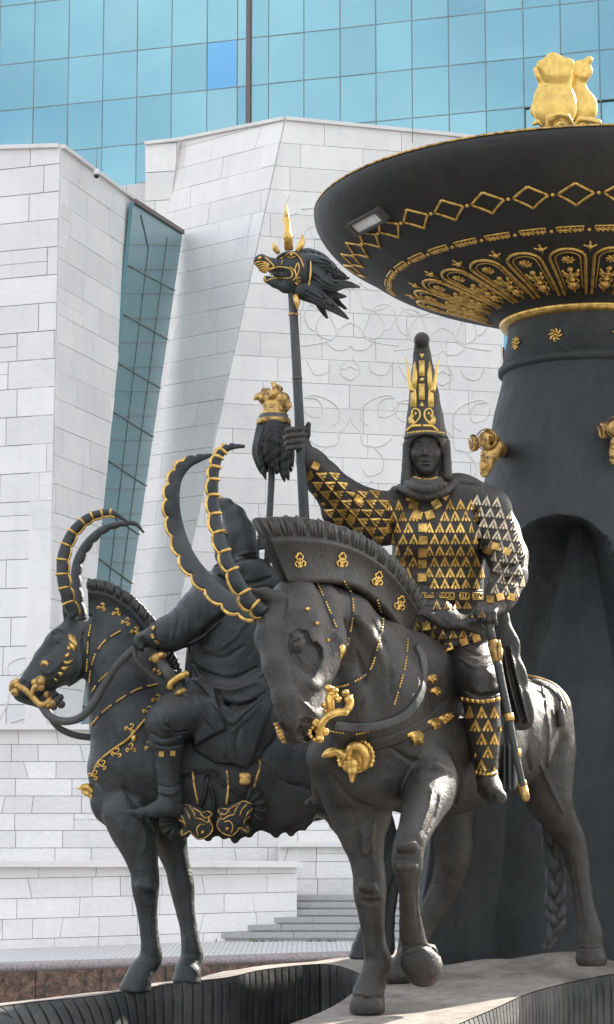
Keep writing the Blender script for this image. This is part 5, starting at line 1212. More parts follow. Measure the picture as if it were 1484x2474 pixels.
# sword ------------------------------------------------------------------
sw = thing('sword', 'long sheathed sword with gilded bands hanging beside the front rider\'s leg', 'sword', P(1190, 1540, 15.2))
pobj('grip', M['bronze'], sw, lambda m: m.tube(PP([(1178, 1488, 15.2), (1184, 1520, 15.18), (1190, 1550, 15.16)]), [.036, .030, .033], 10))
pobj('pommel', M['bronze'], sw, lambda m: m.blob(P(1177, 1484, 15.2), (Vector((.045, 0, 0)), Vector((0, .045, 0)), Vector((0, 0, .03))), 10, 6))
def guard(m):
    m.tube(PP([(1190, 1552, 15.14), (1200, 1575, 15.10), (1202, 1600, 15.08)]), [.04, .05, .035], 8); m.blob(P(1206, 1568, 15.05), (Vector((.02, 0, 0)), Vector((0, .03, 0)), Vector((0, 0, .07))), 8, 6)
pobj('guard', M['gold_worn'], sw, guard)
scb = [(1202, 1598, 15.08), (1212, 1650, 15.06), (1225, 1710, 15.03), (1240, 1790, 15.0), (1255, 1860, 14.98), (1271, 1932, 14.96)]
pobj('scabbard', M['bronze2'], sw, lambda m: m.tube([Vector(q) for q in crom(PP(scb), 5)], [.032-.009*i/25 for i in range(26)], 10))
for k, (x, y, l) in enumerate([(1231, 1733, 8), (1249, 1820, 9), (1262, 1893, 5)]):
    pobj('gilded_band', M['gold'], sw, lambda m: m.tube(PP([(x-1.5, y-l, 15.01), (x+1.5, y+l, 15.0)]), .034, 10))
pobj('gilded_tip', M['gold_worn'], sw, lambda m: m.tube(PP([(1264, 1900, 14.97), (1270, 1925, 14.96), (1272, 1936, 14.96)]), [.032, .03, .02], 10))
# dragon standard -------------------------------------------------------------
ds = thing('dragon_standard', 'tall pole topped by a gilded snarling dragon head with streaming mane', 'standard', P(772, 1945, 15.25))
pobj('pole', B2, ds, lambda m: m.tube(PP([(705, 690, 15.2), (716, 870, 15.2), (735, 1245, 15.22), (755, 1640, 15.25), (768, 1943, 15.25)]), [.032, .035, .0385, .040, .042], 14))
pobj('pole_ring', M['gold_worn'], ds, lambda m: (m.tube(PP([(709.0, 757, 15.2), (709.3, 762, 15.2)]), .038, 12)))
pobj('pole_joint', B2, ds, lambda m: (m.tube(PP([(718.2, 912, 15.2), (718.4, 917, 15.2)]), .039, 12)))
c = Clay(.0065); DD = 15.2
c.chain([(712, 642, DD, 36), (725, 652, DD, 36), (730, 672, DD, 33), (712, 676, DD, 30)], .03)
c.chain([(737, 655, DD, 46)], .02, squash=((1, 0, .12), .35)); c.chain([(730, 668, DD, 42)], .02, squash=((1, 0, .2), .4))
c.chain([(700, 645, DD, 30), (672, 646, DD, 21), (650, 638, DD, 15), (632, 628, DD, 12.5), (624, 630, DD, 11)], .03)
c.chain([(622, 634, DD, 8), (634, 648, DD, 8), (640, 655, DD, 6)], .015)
c.chain([(715, 690, DD, 24), (690, 692, DD, 16), (665, 683, DD, 12), (645, 675, DD, 9)], .02)
c.chain([(642, 664, DD-.2, 3.5), (660, 662, DD-.2, 6.5), (680, 664, DD-.2, 7), (697, 666, DD-.2, 6)], .006, '-'); c.chain([(642, 664, DD-.03, 3.5), (660, 662, DD-.05, 6.5), (680, 664, DD-.09, 7.5), (697, 666, DD-.1, 6)], .006, '-')
for k in range(10): c.chain([(652+k*4.6, 657, DD-.055-k*.004, 1.7), (652+k*4.6, 667, DD-.055-k*.004, 1.7)], .002)
c.chain([(704, 617, DD-.095, 8)], .01); c.chain([(630, 626, DD-.075, 4)], .004, '-')
c.chain([(672, 622, DD-.05, 4), (690, 612, DD-.085, 4), (715, 612, DD-.105, 4), (728, 622, DD-.105, 3)], .01, smooth=3)
dh = c.mesh('dragon_head', B2, ds)
skd = Skin([dh])
mb = MB()
for p in ([(640, 622), (652, 632), (662, 645), (640, 652), (632, 658)], [(637, 682), (660, 673), (685, 672), (703, 671), (707, 660), (697, 648), (672, 645), (652, 652), (640, 657)], [(640, 668), (642, 676), (634, 676)], [(708, 678), (716, 668), (712, 654), (700, 645)], [(714, 682), (722, 690), (718, 670), (724, 650), (720, 636), (714, 650), (716, 665)], [(676, 626), (690, 617), (704, 610), (718, 616), (728, 628), (735, 648)], [(694, 620), (704, 622), (716, 618)], [(680, 640), (684, 628)]): cord(mb, skd, p, 2.0, step=2.5)
for k in range(6): cord(mb, skd, [(617+k*3, 636+k*6.5), (626+k*2.2, 632+k*5.5), (640+k*1.2, 634+k*4), (652, 640+k*2.6)], 2.3, step=2.5)
beads(mb, skd, [(704, 615), (705, 616)], 60, 5); beads(mb, skd, [(724, 671), (725, 680)], 9, 2.5); beads(mb, skd, [(628, 624), (629, 625)], 60, 5)
plate(mb, skd, [(638, 668), (648, 664), (650, 672), (640, 680), (634, 676)], 3)
mb.tube([P(737+15*math.cos(a)*.9+6*math.sin(a)*-.6, 660+52*math.sin(a), DD-.135*math.cos(a)) for a in np.linspace(-1.5, 1.5, 20)], .0075, 6)
mb.build('gilded_detail', M['gold'], dh)
pobj('gilded_spear_tip', M['gold'], ds, lambda m: (m.tube(PP([(698, 604, DD), (696.5, 580, DD), (696.3, 578, DD), (696, 573, DD), (695.8, 568, DD), (695.5, 565, DD), (694, 540, DD), (692, 533, DD), (692.5, 520, DD), (691.5, 512, DD), (691, 490, DD)]), [.034, .032, .037, .039, .037, .028, .024, .028, .022, .016, .002], 12)))
def dear(m):
    for b, t, w_ in (((674, 613), (660, 584), 7), ((718, 609), (731, 564), 8)):
        c_ = crom([(*b, DD-.04, 0), ((b[0]+t[0])/2-(3 if t[0] < 700 else -5), (b[1]+t[1])/2, DD-.05, 0), (*t, DD-.03, 0)], 5)
        m.tube([P(*q[:3]) for q in c_], [rm(w_, DD)*v for v in (.7, .8, .9, 1, 1, .95, .85, .7, .5, .3, .05)], 10)
pobj('gilded_ears', M['gold'], ds, dear)
c = Clay((.009, .011, .009))
for (x0, y0), (x1, y1), (x2, y2), r, dd in [((735, 622), (770, 622), (808, 641), 17, 0), ((742, 636), (790, 640), (838, 668), 19, -.05), ((748, 660), (800, 690), (872, 694), 20, -.05), ((748, 680), (790, 705), (838, 716), 17, 0), ((735, 700), (780, 725), (842, 770), 21, -.04), ((728, 705), (765, 722), (792, 770), 15, .04), ((742, 650), (790, 670), (845, 672), 16, .08), ((740, 690), (790, 700), (838, 748), 15, .08)]:
    P_ = crom([(x0, y0, DD+dd, r*1.15), ((x0*2+x1)/3, (y0*2+y1)/3-2, DD+dd, r*1.1), (x1, y1, DD+dd*1.5, r*.75), ((x1+x2)/2, (y1+y2)/2+5*math.sin(x2), DD+dd*1.5, r*.42), (x2, y2, DD+dd, r*.13)], 4)
    c.chain([tuple(q) for q in P_], .012)
    for s in (-.5, .1, .6): c.chain([(q[0], q[1]+s*q[3], q[2]-.9*rm(q[3], DD)*math.sqrt(1-s*s), 2.2) for q in P_[1:]], .006, '-')
c.mesh('streaming_mane', M['bronze2'], ds, rough=.003)
pobj('gilded_feather', M['gold'], ds, lambda m: m.tube(PP([(714, 712, 15.12), (718, 730, 15.12), (719, 750, 15.12)]), [.02, .024, .004], 8))
# ------------------------------------------------------------------ second horse (side view, behind)
h2s = thing('horse_statue', 'dark bronze war horse in profile facing left with curved ibex horns, farther of the two', 'horse statue', P(340, 2396, 17.1), 'bronze warrior horses')
c = Clay((.014, .018, .014)); Dz = 17.2
c.chain([(330, 1850, 17.2, 105), (400, 1845, 17.25, 132), (520, 1850, 17.3, 146), (640, 1850, 17.35, 146), (760, 1835, 17.4, 138), (840, 1820, 17.45, 125)], .1)
c.chain([(275, 1860, 17.2, 62), (290, 1930, 17.2, 66), (345, 1980, 17.2, 62)], .08)
# neck
c.chain([(262, 1545, 17.2, 50), (272, 1600, 17.2, 66), (300, 1680, 17.2, 88), (330, 1760, 17.2, 108), (345, 1830, 17.2, 118)], .08)
c.chain([(250, 1500, 17.2, 36), (300, 1530, 17.2, 42), (350, 1600, 17.2, 52), (410, 1690, 17.2, 64)], .06)
# head
c.chain([(205, 1545, 17.18, 44), (180, 1570, 17.15, 52), (168, 1598, 17.12, 50), (135, 1615, 17.1, 42), (100, 1640, 17.1, 34), (72, 1660, 17.1, 28), (56, 1672, 17.1, 24)], .03, squash=((0, 1, 0), .85))
c.chain([(165, 1528, 17.12, 28), (135, 1552, 17.1, 26), (105, 1590, 17.1, 22), (75, 1630, 17.1, 17)], .03)
c.chain([(70, 1688, 17.1, 15), (100, 1698, 17.1, 13), (130, 1680, 17.1, 12)], .02); c.chain([(42, 1665, 17.1, 11), (44, 1680, 17.1, 10)], .02)
c.chain([(172, 1508, 17.12, 17), (163, 1478, 17.1, 12), (154, 1452, 17.1, 6), (150, 1440, 17.1, 2)], .012)
c.crease([(160, 1498), (158, 1475), (153, 1450)], -.02, 4, 16.8, 17.2)
HF = (16.7, 17.25)
c.emboss([(128, 1548), (130, 1532), (142, 1525), (152, 1530), (154, 1548), (146, 1560), (134, 1560)], -.022, 6, *HF); c.emboss([(131, 1547), (135, 1537), (144, 1534), (150, 1543), (146, 1552), (136, 1554)], .02, 6, *HF)
c.crease([(120, 1560), (122, 1532), (138, 1518), (155, 1524), (158, 1548)], .014, 4, *HF)
c.crease([(158, 1560), (150, 1595), (122, 1625), (105, 1620), (98, 1605), (105, 1592), (118, 1595)], .014, 4, *HF); c.crease([(200, 1520), (190, 1560), (198, 1600), (185, 1640), (150, 1672), (120, 1678)], .016, 4, *HF)
c.crease([(212, 1510), (200, 1545), (210, 1590), (200, 1635), (170, 1668)], -.012, 4, *HF); c.crease([(160, 1505), (150, 1520), (160, 1545), (165, 1600), (140, 1640), (110, 1660)], -.010, 4, *HF)
c.crease([(50, 1680), (80, 1690), (110, 1690)], -.025, 5, *HF); c.emboss([(52, 1650), (62, 1645), (66, 1655), (58, 1662)], -.02, 5, *HF)
# forelegs
c.chain([(310, 1960, 17.05, 62), (325, 2005, 17.03, 54), (336, 2037, 17.02, 45), (346, 2089, 17.0, 33), (351, 2120, 17.0, 30), (352, 2150, 17.0, 29), (354, 2182, 17.0, 24), (360, 2244, 17.0, 20), (364, 2290, 17.0, 21), (364, 2318, 17.02, 25), (346, 2342, 16.98, 25), (337, 2360, 16.96, 30)], .03)
c.chain([(333, 2370, 16.95, 33), (327, 2390, 16.95, 38)], .006); c.chain([(376, 2326, 17.06, 12)], .02); c.chain([(340, 2140, 16.9, 12), (362, 2142, 16.9, 12)], .03)
c.chain([(395, 1985, 17.35, 50), (412, 2037, 17.4, 38), (428, 2089, 17.42, 28), (438, 2130, 17.42, 27.5), (443, 2165, 17.42, 24), (450, 2210, 17.42, 19), (457, 2250, 17.42, 18), (462, 2290, 17.42, 21), (464, 2312, 17.44, 24), (455, 2335, 17.40, 24), (452, 2346, 17.38, 27)], .03)
c.chain([(454, 2352, 17.36, 30), (452, 2368, 17.36, 35)], .006); c.chain([(478, 2318, 17.48, 12)], .02)
# hind leg (mostly behind the nearer horse)
c.chain([(830, 1880, 17.3, 85), (850, 1960, 17.3, 62), (885, 2020, 17.35, 42), (925, 2065, 17.45, 30), (932, 2090, 17.45, 27), (920, 2140, 17.4, 20), (905, 2200, 17.35, 19), (893, 2255, 17.3, 22), (886, 2280, 17.3, 26)], .04)
c.chain([(880, 2292, 17.28, 30), (878, 2312, 17.28, 34)], .006)
c.chain([(860, 1900, 17.65, 80), (900, 1990, 17.65, 50), (950, 2060, 17.7, 28), (945, 2140, 17.7, 20), (930, 2230, 17.65, 22), (925, 2290, 17.6, 30)], .04)
for x, y, d, w_ in ((328, 2396, 16.95, .32), (453, 2374, 17.36, .3), (880, 2316, 17.28, .3)):
    q = np.array(P(x, y, d)); c.plane_cut(q, (0, 0, -1), q-[w_, w_, .4], q+[w_, w_, .0])
for a, am, w_ in [([(300, 1900), (330, 1950), (370, 2010)], -.02, 12), ([(352, 2010), (350, 2060)], .012, 8), ([(325, 2050), (335, 2110)], -.010, 6), ([(245, 1640), (270, 1720), (300, 1790)], .015, 22), ([(700, 1900), (740, 1960), (790, 1990)], -.02, 14), ([(235, 1900), (262, 1960), (300, 2010)], .012, 12), ([(366, 2170), (370, 2230), (372, 2280)], -.01, 4)]: c.crease(a, am, w_, 16.4, 17.4)
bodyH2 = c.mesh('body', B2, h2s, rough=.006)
out2 = [(214, 1400, 17.2), (262, 1407, 17.2), (322, 1440, 17.2), (372, 1492, 17.2), (412, 1555, 17.2), (438, 1620, 17.22), (450, 1680, 17.25)]
in2 = [(216, 1490, 17.2), (262, 1500, 17.2), (306, 1538, 17.2), (340, 1590, 17.2), (365, 1640, 17.2), (385, 1690, 17.22), (395, 1720, 17.25)]
cr2 = crest('mane_crest', out2, in2, .075, B2, h2s)
mb = MB(); oc = crom(PP(out2), 10); ic = crom(PP(in2), 10)
for k in range(44):
    t = (k+.5)/44; i = int(t*(len(oc)-1)); a = Vector(oc[i]); b = Vector(ic[i]); r = (a-b); L_ = r.length; r.normalize(); tt = (Vector(oc[min(i+1, len(oc)-1)])-Vector(oc[max(i-1, 0)])).normalized(); nn = tt.cross(r).normalized()
    for s in (-1, 1): j = random.uniform(-.02, .02); mb.tube([b+r*L_*.72+nn*s*.062, b+r*L_*(.86+j)+nn*s*.074+tt*j*.4, b+r*L_*(1.0+j)+nn*s*.07+tt*j], [.010, .019, .010], 6)
mb.build('mane_bristles', B2, cr2)
sk2 = Skin([bodyH2, cr2])
for i, (x, y, a) in enumerate([(246, 1467, .3), (282, 1480, .1), (305, 1503, .4), (327, 1525, .3), (375, 1590, .2), (382, 1620, .6)]):
    mb = MB(); stamp(mb, sk2, TREF, x, y, 12 if i != 4 else 15, a, 1, 2.2); mb.build('gilded_ornament', M['gold'], cr2)
beadline('gilded_beads', sk2, [[(219, 1512), (213, 1545), (211, 1590), (208, 1640)], [(290, 1525), (255, 1548), (232, 1580), (220, 1620), (217, 1652)], [(288, 1598), (262, 1625), (237, 1650), (222, 1675)], [(222, 1752), (250, 1720), (290, 1690), (335, 1665), (385, 1652)]], 6, 3.6, h2s, 9, gap=(16, 5), mat='gold')
beadline('gilded_beads', sk2, [[(224, 1873), (240, 1840), (275, 1810), (310, 1785), (345, 1745), (380, 1705), (405, 1685)]], 6, 4.0, h2s, 14, mat='gold')
for x, y, a in [(248, 1848, .4), (283, 1819, .2), (317, 1808, 0), (362, 1802, -.2), (315, 1760, .5), (358, 1718, .4), (380, 1690, .3), (228, 1872, .5)]:
    mb = MB(); stamp(mb, sk2, TREF, x, y, 14, a, 1, 2.2); mb.build('gilded_pendant', M['gold'], h2s)
mb = MB(); plate(mb, sk2, [(318, 1778), (332, 1776), (328, 1792), (320, 1792)], 5); mb.build('gilded_clasp', M['gold'], h2s)
# gilded feather shapes on the cheek
for q in ([(165, 1535), (172, 1532), (182, 1540), (188, 1556), (186, 1566), (178, 1556), (168, 1546)], [(167, 1551), (178, 1558), (185, 1568), (180, 1576), (170, 1562)], [(165, 1560), (172, 1566), (168, 1573), (162, 1568)], [(160, 1580), (166, 1576), (170, 1584), (160, 1590), (157, 1586)], [(153, 1596), (164, 1598), (180, 1592), (172, 1604), (158, 1606)], [(148, 1612), (158, 1610), (168, 1610), (160, 1620), (150, 1618)], [(140, 1624), (150, 1624), (156, 1630), (146, 1634)], [(131, 1638), (140, 1642), (138, 1648)], [(97, 1612), (103, 1596), (112, 1595), (118, 1602), (116, 1612), (110, 1606), (104, 1606)]):
    mb = MB(); plate(mb, sk2, q, 3)
    if mb.v: mb.build('gilded_cheek_plate', M['gold'], h2s)
def bit3(mb):
    mb.tube([Vector(q) for q in crom(PP([(35, 1655, 16.93), (45, 1658, 16.9), (62, 1668, 16.88), (80, 1685, 16.88), (95, 1700, 16.88), (112, 1700, 16.88), (120, 1688, 16.9), (114, 1677, 16.92)]), 6)], .026, 8)
    mb.tube([Vector(q) for q in crom(PP([(30, 1668, 16.95), (32, 1652, 16.92), (45, 1647, 16.93)]), 6)], .03, 8)
    mb.tube([Vector(q) for q in crom(PP([(75, 1682, 16.87), (82, 1665, 16.87), (88, 1655, 16.9), (98, 1645, 16.9)]), 6)], .024, 8)
    for x, y, r in ((98, 1645, .045), (88, 1660, .035), (100, 1660, .03), (84, 1648, .03), (114, 1678, .03), (125, 1700, .035), (118, 1705, .03), (36, 1672, .035)):
        p = P(x, y, 16.88); mb.blob(p, (Vector((r, 0, 0)), Vector((0, r*.8, 0)), Vector((0, 0, r))), 8, 6)
pobj('gilded_bit', M['gold_worn'], h2s, bit3)
pobj('bit_toggle', B2, h2s, lambda m: [m.blob(P(x, y, 17.05), (Vector((r, 0, 0)), Vector((0, r*.7, 0)), Vector((0, 0, r))), 8, 6) for x, y, r in ((137, 1695, .045), (146, 1685, .03), (148, 1702, .035), (130, 1708, .03))])
def reins(m):
    def band(pts, w_):
        C = [Vector(q) for q in crom(PP(pts), 8)]; V = []; F_ = []
        for i, p in enumerate(C):
            t = (C[min(i+1, len(C)-1)]-C[max(i-1, 0)]).normalized(); b = t.cross(Vector((0, 1, 0))).normalized()
            V += [p+b*w_+Vector((0, .006, 0)), p+b*w_*.8-Vector((0, .012, 0)), p-b*w_*.8-Vector((0, .012, 0)), p-b*w_+Vector((0, .006, 0))]
        for i in range(len(C)-1):
            for k in range(4): F_.append((i*4+k, i*4+(k+1) % 4, i*4+4+(k+1) % 4, i*4+4+k))
        m.add(V, F_)
    band([(97, 1700, 16.9), (120, 1730, 16.85), (155, 1743, 16.8), (195, 1733, 16.78), (225, 1700, 16.75), (255, 1650, 16.72), (290, 1600, 16.65), (325, 1566, 16.62)], .032)
    band([(112, 1715, 17.3), (140, 1755, 17.35), (180, 1775, 17.38), (225, 1782, 17.4)], .03)
    band([(325, 1566, 16.6), (328, 1590, 16.6), (345, 1612, 16.62), (378, 1640, 16.66), (405, 1662, 16.7)], .022)
pobj('rein', B2, h2s, reins)
c = Clay(.008); c.chain([(222, 1912, 17.1, 9), (212, 1902, 17.1, 9), (202, 1902, 17.1, 8), (190, 1905, 17.1, 3)], .01); c.chain([(222, 1925, 17.1, 6), (212, 1918, 17.1, 6), (200, 1914, 17.1, 4)], .01); c.chain([(228, 1930, 17.1, 5)], .01); c.mesh('gilded_ram_pendant', M['gold'], h2s)
h3, e3, r3, n3 = horn(h2s, [(196, 1500, 17.3, 13), (186, 1440, 17.35, 12), (182, 1390, 17.38, 11.5), (192, 1345, 17.4, 11), (218, 1305, 17.4, 10), (252, 1277, 17.4, 8.5), (290, 1265, 17.4, 7), (325, 1264, 17.4, 5), (348, 1287, 17.4, 2.5)], 12, out=-1, th=.9)
for o in ():
    pass
h4, e4, r4, n4 = horn(h2s, [(180, 1490, 17.0, 12.5), (160, 1440, 16.95, 13), (150, 1390, 16.93, 13), (152, 1340, 16.93, 12.5), (172, 1290, 16.93, 11.5), (205, 1255, 16.93, 10), (240, 1240, 16.93, 8.5), (270, 1238, 16.93, 6.5), (296, 1252, 16.93, 4), (312, 1262, 16.93, 2)], 13, out=-1, th=1.1)
horn_gold(h4, e4, r4, n4, .84, .014)
# saddle cloth with fish appliques
c = Clay((.012, .012, .012))
MN = lambda pts, dd=0: [(x, y, 16.82+dd, r) for x, y, r in pts]
c.chain(MN([(470, 1900, 46), (560, 1900, 60), (620, 1890, 50)]), .05, squash=((0, 1, 0), .35)); c.chain(MN([(440, 1940, 40), (520, 1950, 52), (600, 1945, 50), (680, 1950, 48), (730, 1940, 36)], .03), .05, squash=((0, 1, 0), .35))
for x, y, r in [(415, 1985, 26), (440, 2000, 20), (505, 2010, 24), (545, 2005, 26), (570, 2015, 24), (605, 2000, 24), (650, 1985, 26), (670, 2002, 22), (705, 2000, 20), (735, 1985, 20), (750, 1965, 14)]: c.chain(MN([(x, y, r), (x-2, y+12, r*.5)], .04), .015, squash=((0, 1, 0), .4))
for a in ([(500, 1870), (495, 1920), (480, 1960)], [(500, 1870), (515, 1925), (520, 1965)], [(505, 1868), (550, 1900), (600, 1930)], [(470, 1860), (500, 1858), (530, 1870)], [(440, 1880), (480, 1868), (500, 1862)]): c.crease(a, .018, 5, 16.5, 16.95); c.crease([(x+8, y) for x, y in a], -.012, 4, 16.5, 16.95)
scl = c.mesh('saddle_cloth', M['bronze_dark'], h2s, rough=.006)
sks = Skin([scl, bodyH2])
mb = MB()
for p in ([(466, 1864), (470, 1900), (481, 1949)], [(549, 1863), (552, 1900), (547, 1947)], [(615, 1823), (629, 1846), (620, 1880), (610, 1916)]): strap(mb, sks, p, 6, 4)
mb.build('gilded_piping', M['gold_worn'], scl)
c = Clay(.009)
c.chain([(591, 1880, 16.66, 12)], .01, squash=((0, 1, 0), .7)); c.chain([(584, 1874, 16.66, 8), (598, 1876, 16.66, 8), (597, 1888, 16.66, 8), (585, 1889, 16.66, 8)], .01); c.mesh('gilded_knot', M['gold_worn'], scl)
def fish(cx, cy, fx, name='fish_applique'):
    F_ = lambda x, y: (cx+fx*x, cy+y)
    c = Clay((.008, .010, .008)); D0 = 16.68
    body = [(-24, -28, 20), (-8, -16, 26), (10, -4, 27), (22, 10, 22), (14, 22, 16)]
    c.chain([(*F_(x, y), D0, r) for x, y, r in body], .015, squash=((0, 1, 0), .3))
    c.chain([(*F_(30, -14), D0, 8), (*F_(38, -24), D0, 6)], .01, squash=((0, 1, 0), .4)); c.chain([(*F_(-30, 22), D0, 10), (*F_(-20, 26), D0, 9)], .01, squash=((0, 1, 0), .4))
    o = c.mesh(name, M['bronze_dark'], scl); sk = Skin([o]); mb = MB()
    for p in ([(-42, -38), (-20, -46), (0, -36), (18, -26), (30, -30), (42, -24), (34, -12), (40, 0), (44, 12), (36, 26), (18, 36), (0, 34), (-10, 18), (-22, 24), (-36, 32), (-42, 20), (-32, 12), (-28, 20)], [(-44, -30), (-30, -18), (-24, -4), (-20, 10)], [(-30, -40), (-16, -26), (-10, -8)], [(-14, -44), (-2, -28), (2, -14)], [(-38, -10), (-22, -2)], [(2, -14), (18, -10), (30, -2), (38, -10)], [(10, 30), (6, 14), (14, 2), (28, 4)], [(14, -24), (26, -14), (38, -18)], [(-44, -20), (-40, 0), (-30, 14)]):
        cord(mb, sk, [F_(x, y) for x, y in p], 2.0, step=3)
    q = F_(20, 20); beads(mb, sk, [q, (q[0]+1, q[1])], 60, 5)
    mb.build('gilded_outline', M['gold_worn'], o); return o
fish(470, 1990, 1); fish(569, 1982, -1)
def fan(cx, cy, a0, a1, r, n, d):
    mb = MB(); c0 = P(cx, cy, d)
    for k in range(n):
        a = a0+(a1-a0)*k/(n-1); s = rm(r, d); e = c0+Vector((math.cos(a)*s, -.02*(k % 2), math.sin(a)*s)); mb.tube([c0, c0+(e-c0)*.5, e], [.012, .02, .028], 6)
    mb.build('tail_fin', M['bronze_dark'], scl)
fan(430, 1985, math.radians(150), math.radians(262), 44, 9, 16.74); fan(592, 1952, math.radians(-50), math.radians(72), 52, 10, 16.72)
# second rider ----------------------------------------------------------------
r2_ = thing('person', 'bronze hooded rider statue in a long coat seen from behind reaching for the reins', 'rider statue', P(560, 1760, 17.1), 'bronze riders')
c = Clay((.010, .013, .010)); SQ2 = ((0, 1, 0), .78)
c.chain([(534, 1212, 17.1, 9), (546, 1220, 17.1, 16), (566, 1248, 17.1, 28), (576, 1290, 17.1, 41), (580, 1330, 17.1, 45), (584, 1370, 17.1, 47)], .03)
c.chain([(552, 1300, 17.0, 26), (548, 1340, 17.0, 30)], .03)
c.chain([(535, 1380, 16.98, 22), (580, 1372, 16.9, 26), (625, 1375, 16.95, 26), (655, 1385, 17.05, 16)], .02); c.chain([(545, 1400, 17.0, 30), (600, 1400, 16.98, 40), (640, 1410, 17.0, 36)], .04)
c.chain([(520, 1440, 17.1, 62), (580, 1430, 17.1, 72), (630, 1440, 17.15, 64)], .06, squash=SQ2)
c.chain([(565, 1480, 17.1, 98), (560, 1560, 17.1, 102), (555, 1620, 17.1, 102), (562, 1680, 17.1, 112)], .06, squash=SQ2)
c.chain([(545, 1700, 17.0, 92), (600, 1740, 16.95, 70), (620, 1700, 17.0, 60)], .06, squash=SQ2)
# reaching arm
c.chain([(515, 1442, 16.95, 56), (480, 1480, 16.85, 52), (445, 1515, 16.78, 48), (412, 1530, 16.72, 44), (390, 1535, 16.68, 38)], .03)
c.chain([(384, 1537, 16.68, 27), (365, 1540, 16.66, 24), (350, 1545, 16.64, 20)], .012)
c.chain([(350, 1545, 16.64, 19), (338, 1548, 16.62, 16), (330, 1556, 16.62, 10)], .012)
for k, (x, y) in enumerate(((331, 1540), (329, 1548), (331, 1556), (337, 1563))): c.chain([(344, y-2, 16.58, 7), (x+3, y, 16.54, 6.4), (x, y+4, 16.57, 6), (x+7, y+8, 16.62, 5)], .003)
# coat skirts: a full drape with a separate pointed front panel
CS = ((0, 1, 0), .42)
c.chain([(500, 1690, 16.95, 60), (520, 1740, 16.86, 62), (545, 1775, 16.82, 60), (570, 1800, 16.80, 46)], .06, squash=CS); c.chain([(600, 1700, 16.95, 74), (605, 1760, 16.86, 46), (595, 1810, 16.82, 34)], .06, squash=CS)
c.chain([(480, 1680, 16.84, 40), (485, 1740, 16.78, 36), (500, 1770, 16.78, 32)], .04, squash=CS)
SK = [(470, 1815), (500, 1832), (521, 1846), (560, 1846), (599, 1860), (617, 1818), (640, 1751), (664, 1690), (640, 1640), (560, 1660), (480, 1650), (460, 1700)]
c.emboss(SK, .030, 4, 16.3, 16.95)
c.emboss([(446, 1640), (480, 1640), (515, 1660), (530, 1710), (545, 1762), (505, 1782), (467, 1806), (458, 1740)], .040, 3.5, 16.3, 16.95)
# leg
c.chain([(470, 1720, 16.85, 60), (425, 1732, 16.7, 58), (402, 1745, 16.62, 50), (402, 1775, 16.62, 42)], .03); c.chain([(400, 1790, 16.64, 42), (406, 1800, 16.65, 40)], .01)
c.chain([(406, 1812, 16.66, 40), (407, 1850, 16.67, 33), (408, 1885, 16.67, 29), (410, 1910, 16.67, 29)], .006)
c.chain([(412, 1930, 16.67, 30), (404, 1948, 16.65, 27), (375, 1958, 16.62, 18), (345, 1963, 16.60, 12), (320, 1964, 16.59, 8), (304, 1960, 16.58, 4)], .02, squash=((0, 1, 0), .8)); c.chain([(425, 1955, 16.67, 20)], .02)
BF = (16.3, 17.2)
for a, am, w_ in [([(530, 1390), (570, 1412), (625, 1405), (655, 1392)], -.03, 6), ([(520, 1368), (560, 1362), (600, 1350), (625, 1352)], -.02, 5), ([(565, 1345), (600, 1335), (622, 1335)], .015, 5), ([(590, 1250), (605, 1300), (610, 1340)], -.008, 8),
    ([(560, 1470), (520, 1500), (485, 1530), (455, 1550)], -.035, 9), ([(550, 1480), (510, 1520), (480, 1545)], .012, 8), ([(480, 1560), (520, 1570), (565, 1540), (600, 1500)], .015, 9), ([(490, 1580), (540, 1590), (590, 1560)], -.016, 8),
    ([(470, 1610), (500, 1650), (560, 1665), (620, 1640), (655, 1600)], .022, 12), ([(465, 1600), (495, 1625), (560, 1640), (620, 1612)], -.022, 9), ([(462, 1640), (500, 1680), (545, 1700), (600, 1700), (655, 1665)], -.022, 9), ([(470, 1660), (490, 1720), (520, 1760)], .018, 8), ([(480, 1640), (520, 1700), (560, 1745), (590, 1720), (650, 1670)], .024, 9), ([(545, 1700), (575, 1712), (620, 1690)], -.03, 9), ([(500, 1640), (530, 1680), (555, 1705)], -.015, 7),
    ([(560, 1770), (600, 1730), (630, 1700)], .012, 8), ([(540, 1790), (545, 1830)], .010, 8), ([(580, 1760), (570, 1800), (580, 1840)], -.010, 8), ([(620, 1480), (625, 1540), (600, 1590)], -.012, 10), ([(600, 1440), (590, 1500), (560, 1530)], .010, 9),
    ([(372, 1500), (375, 1540), (388, 1575)], -.02, 3.5), ([(425, 1465), (432, 1500), (420, 1550)], -.014, 6), ([(445, 1450), (455, 1490), (450, 1530)], .012, 7), ([(405, 1480), (410, 1520), (402, 1560)], -.012, 5), ([(475, 1430), (490, 1470), (480, 1510)], -.010, 7),
    ([(365, 1770), (395, 1785), (440, 1775)], -.016, 6), ([(385, 1730), (400, 1760), (440, 1765)], .016, 7), ([(400, 1750), (425, 1768), (450, 1765)], -.02, 6), ([(366, 1796), (406, 1803), (447, 1797)], -.020, 3.5), ([(380, 1895), (410, 1903), (438, 1893)], -.012, 4), ([(382, 1910), (410, 1920), (436, 1908)], .010, 5), ([(345, 1972), (380, 1978), (430, 1975)], -.014, 3), ([(458, 1560), (462, 1600), (460, 1640)], -.015, 6)]:
    c.crease(a, am, w_, *BF)
bodyR2 = c.mesh('body', B2, r2_, rough=.004)
skr2 = Skin([bodyR2])
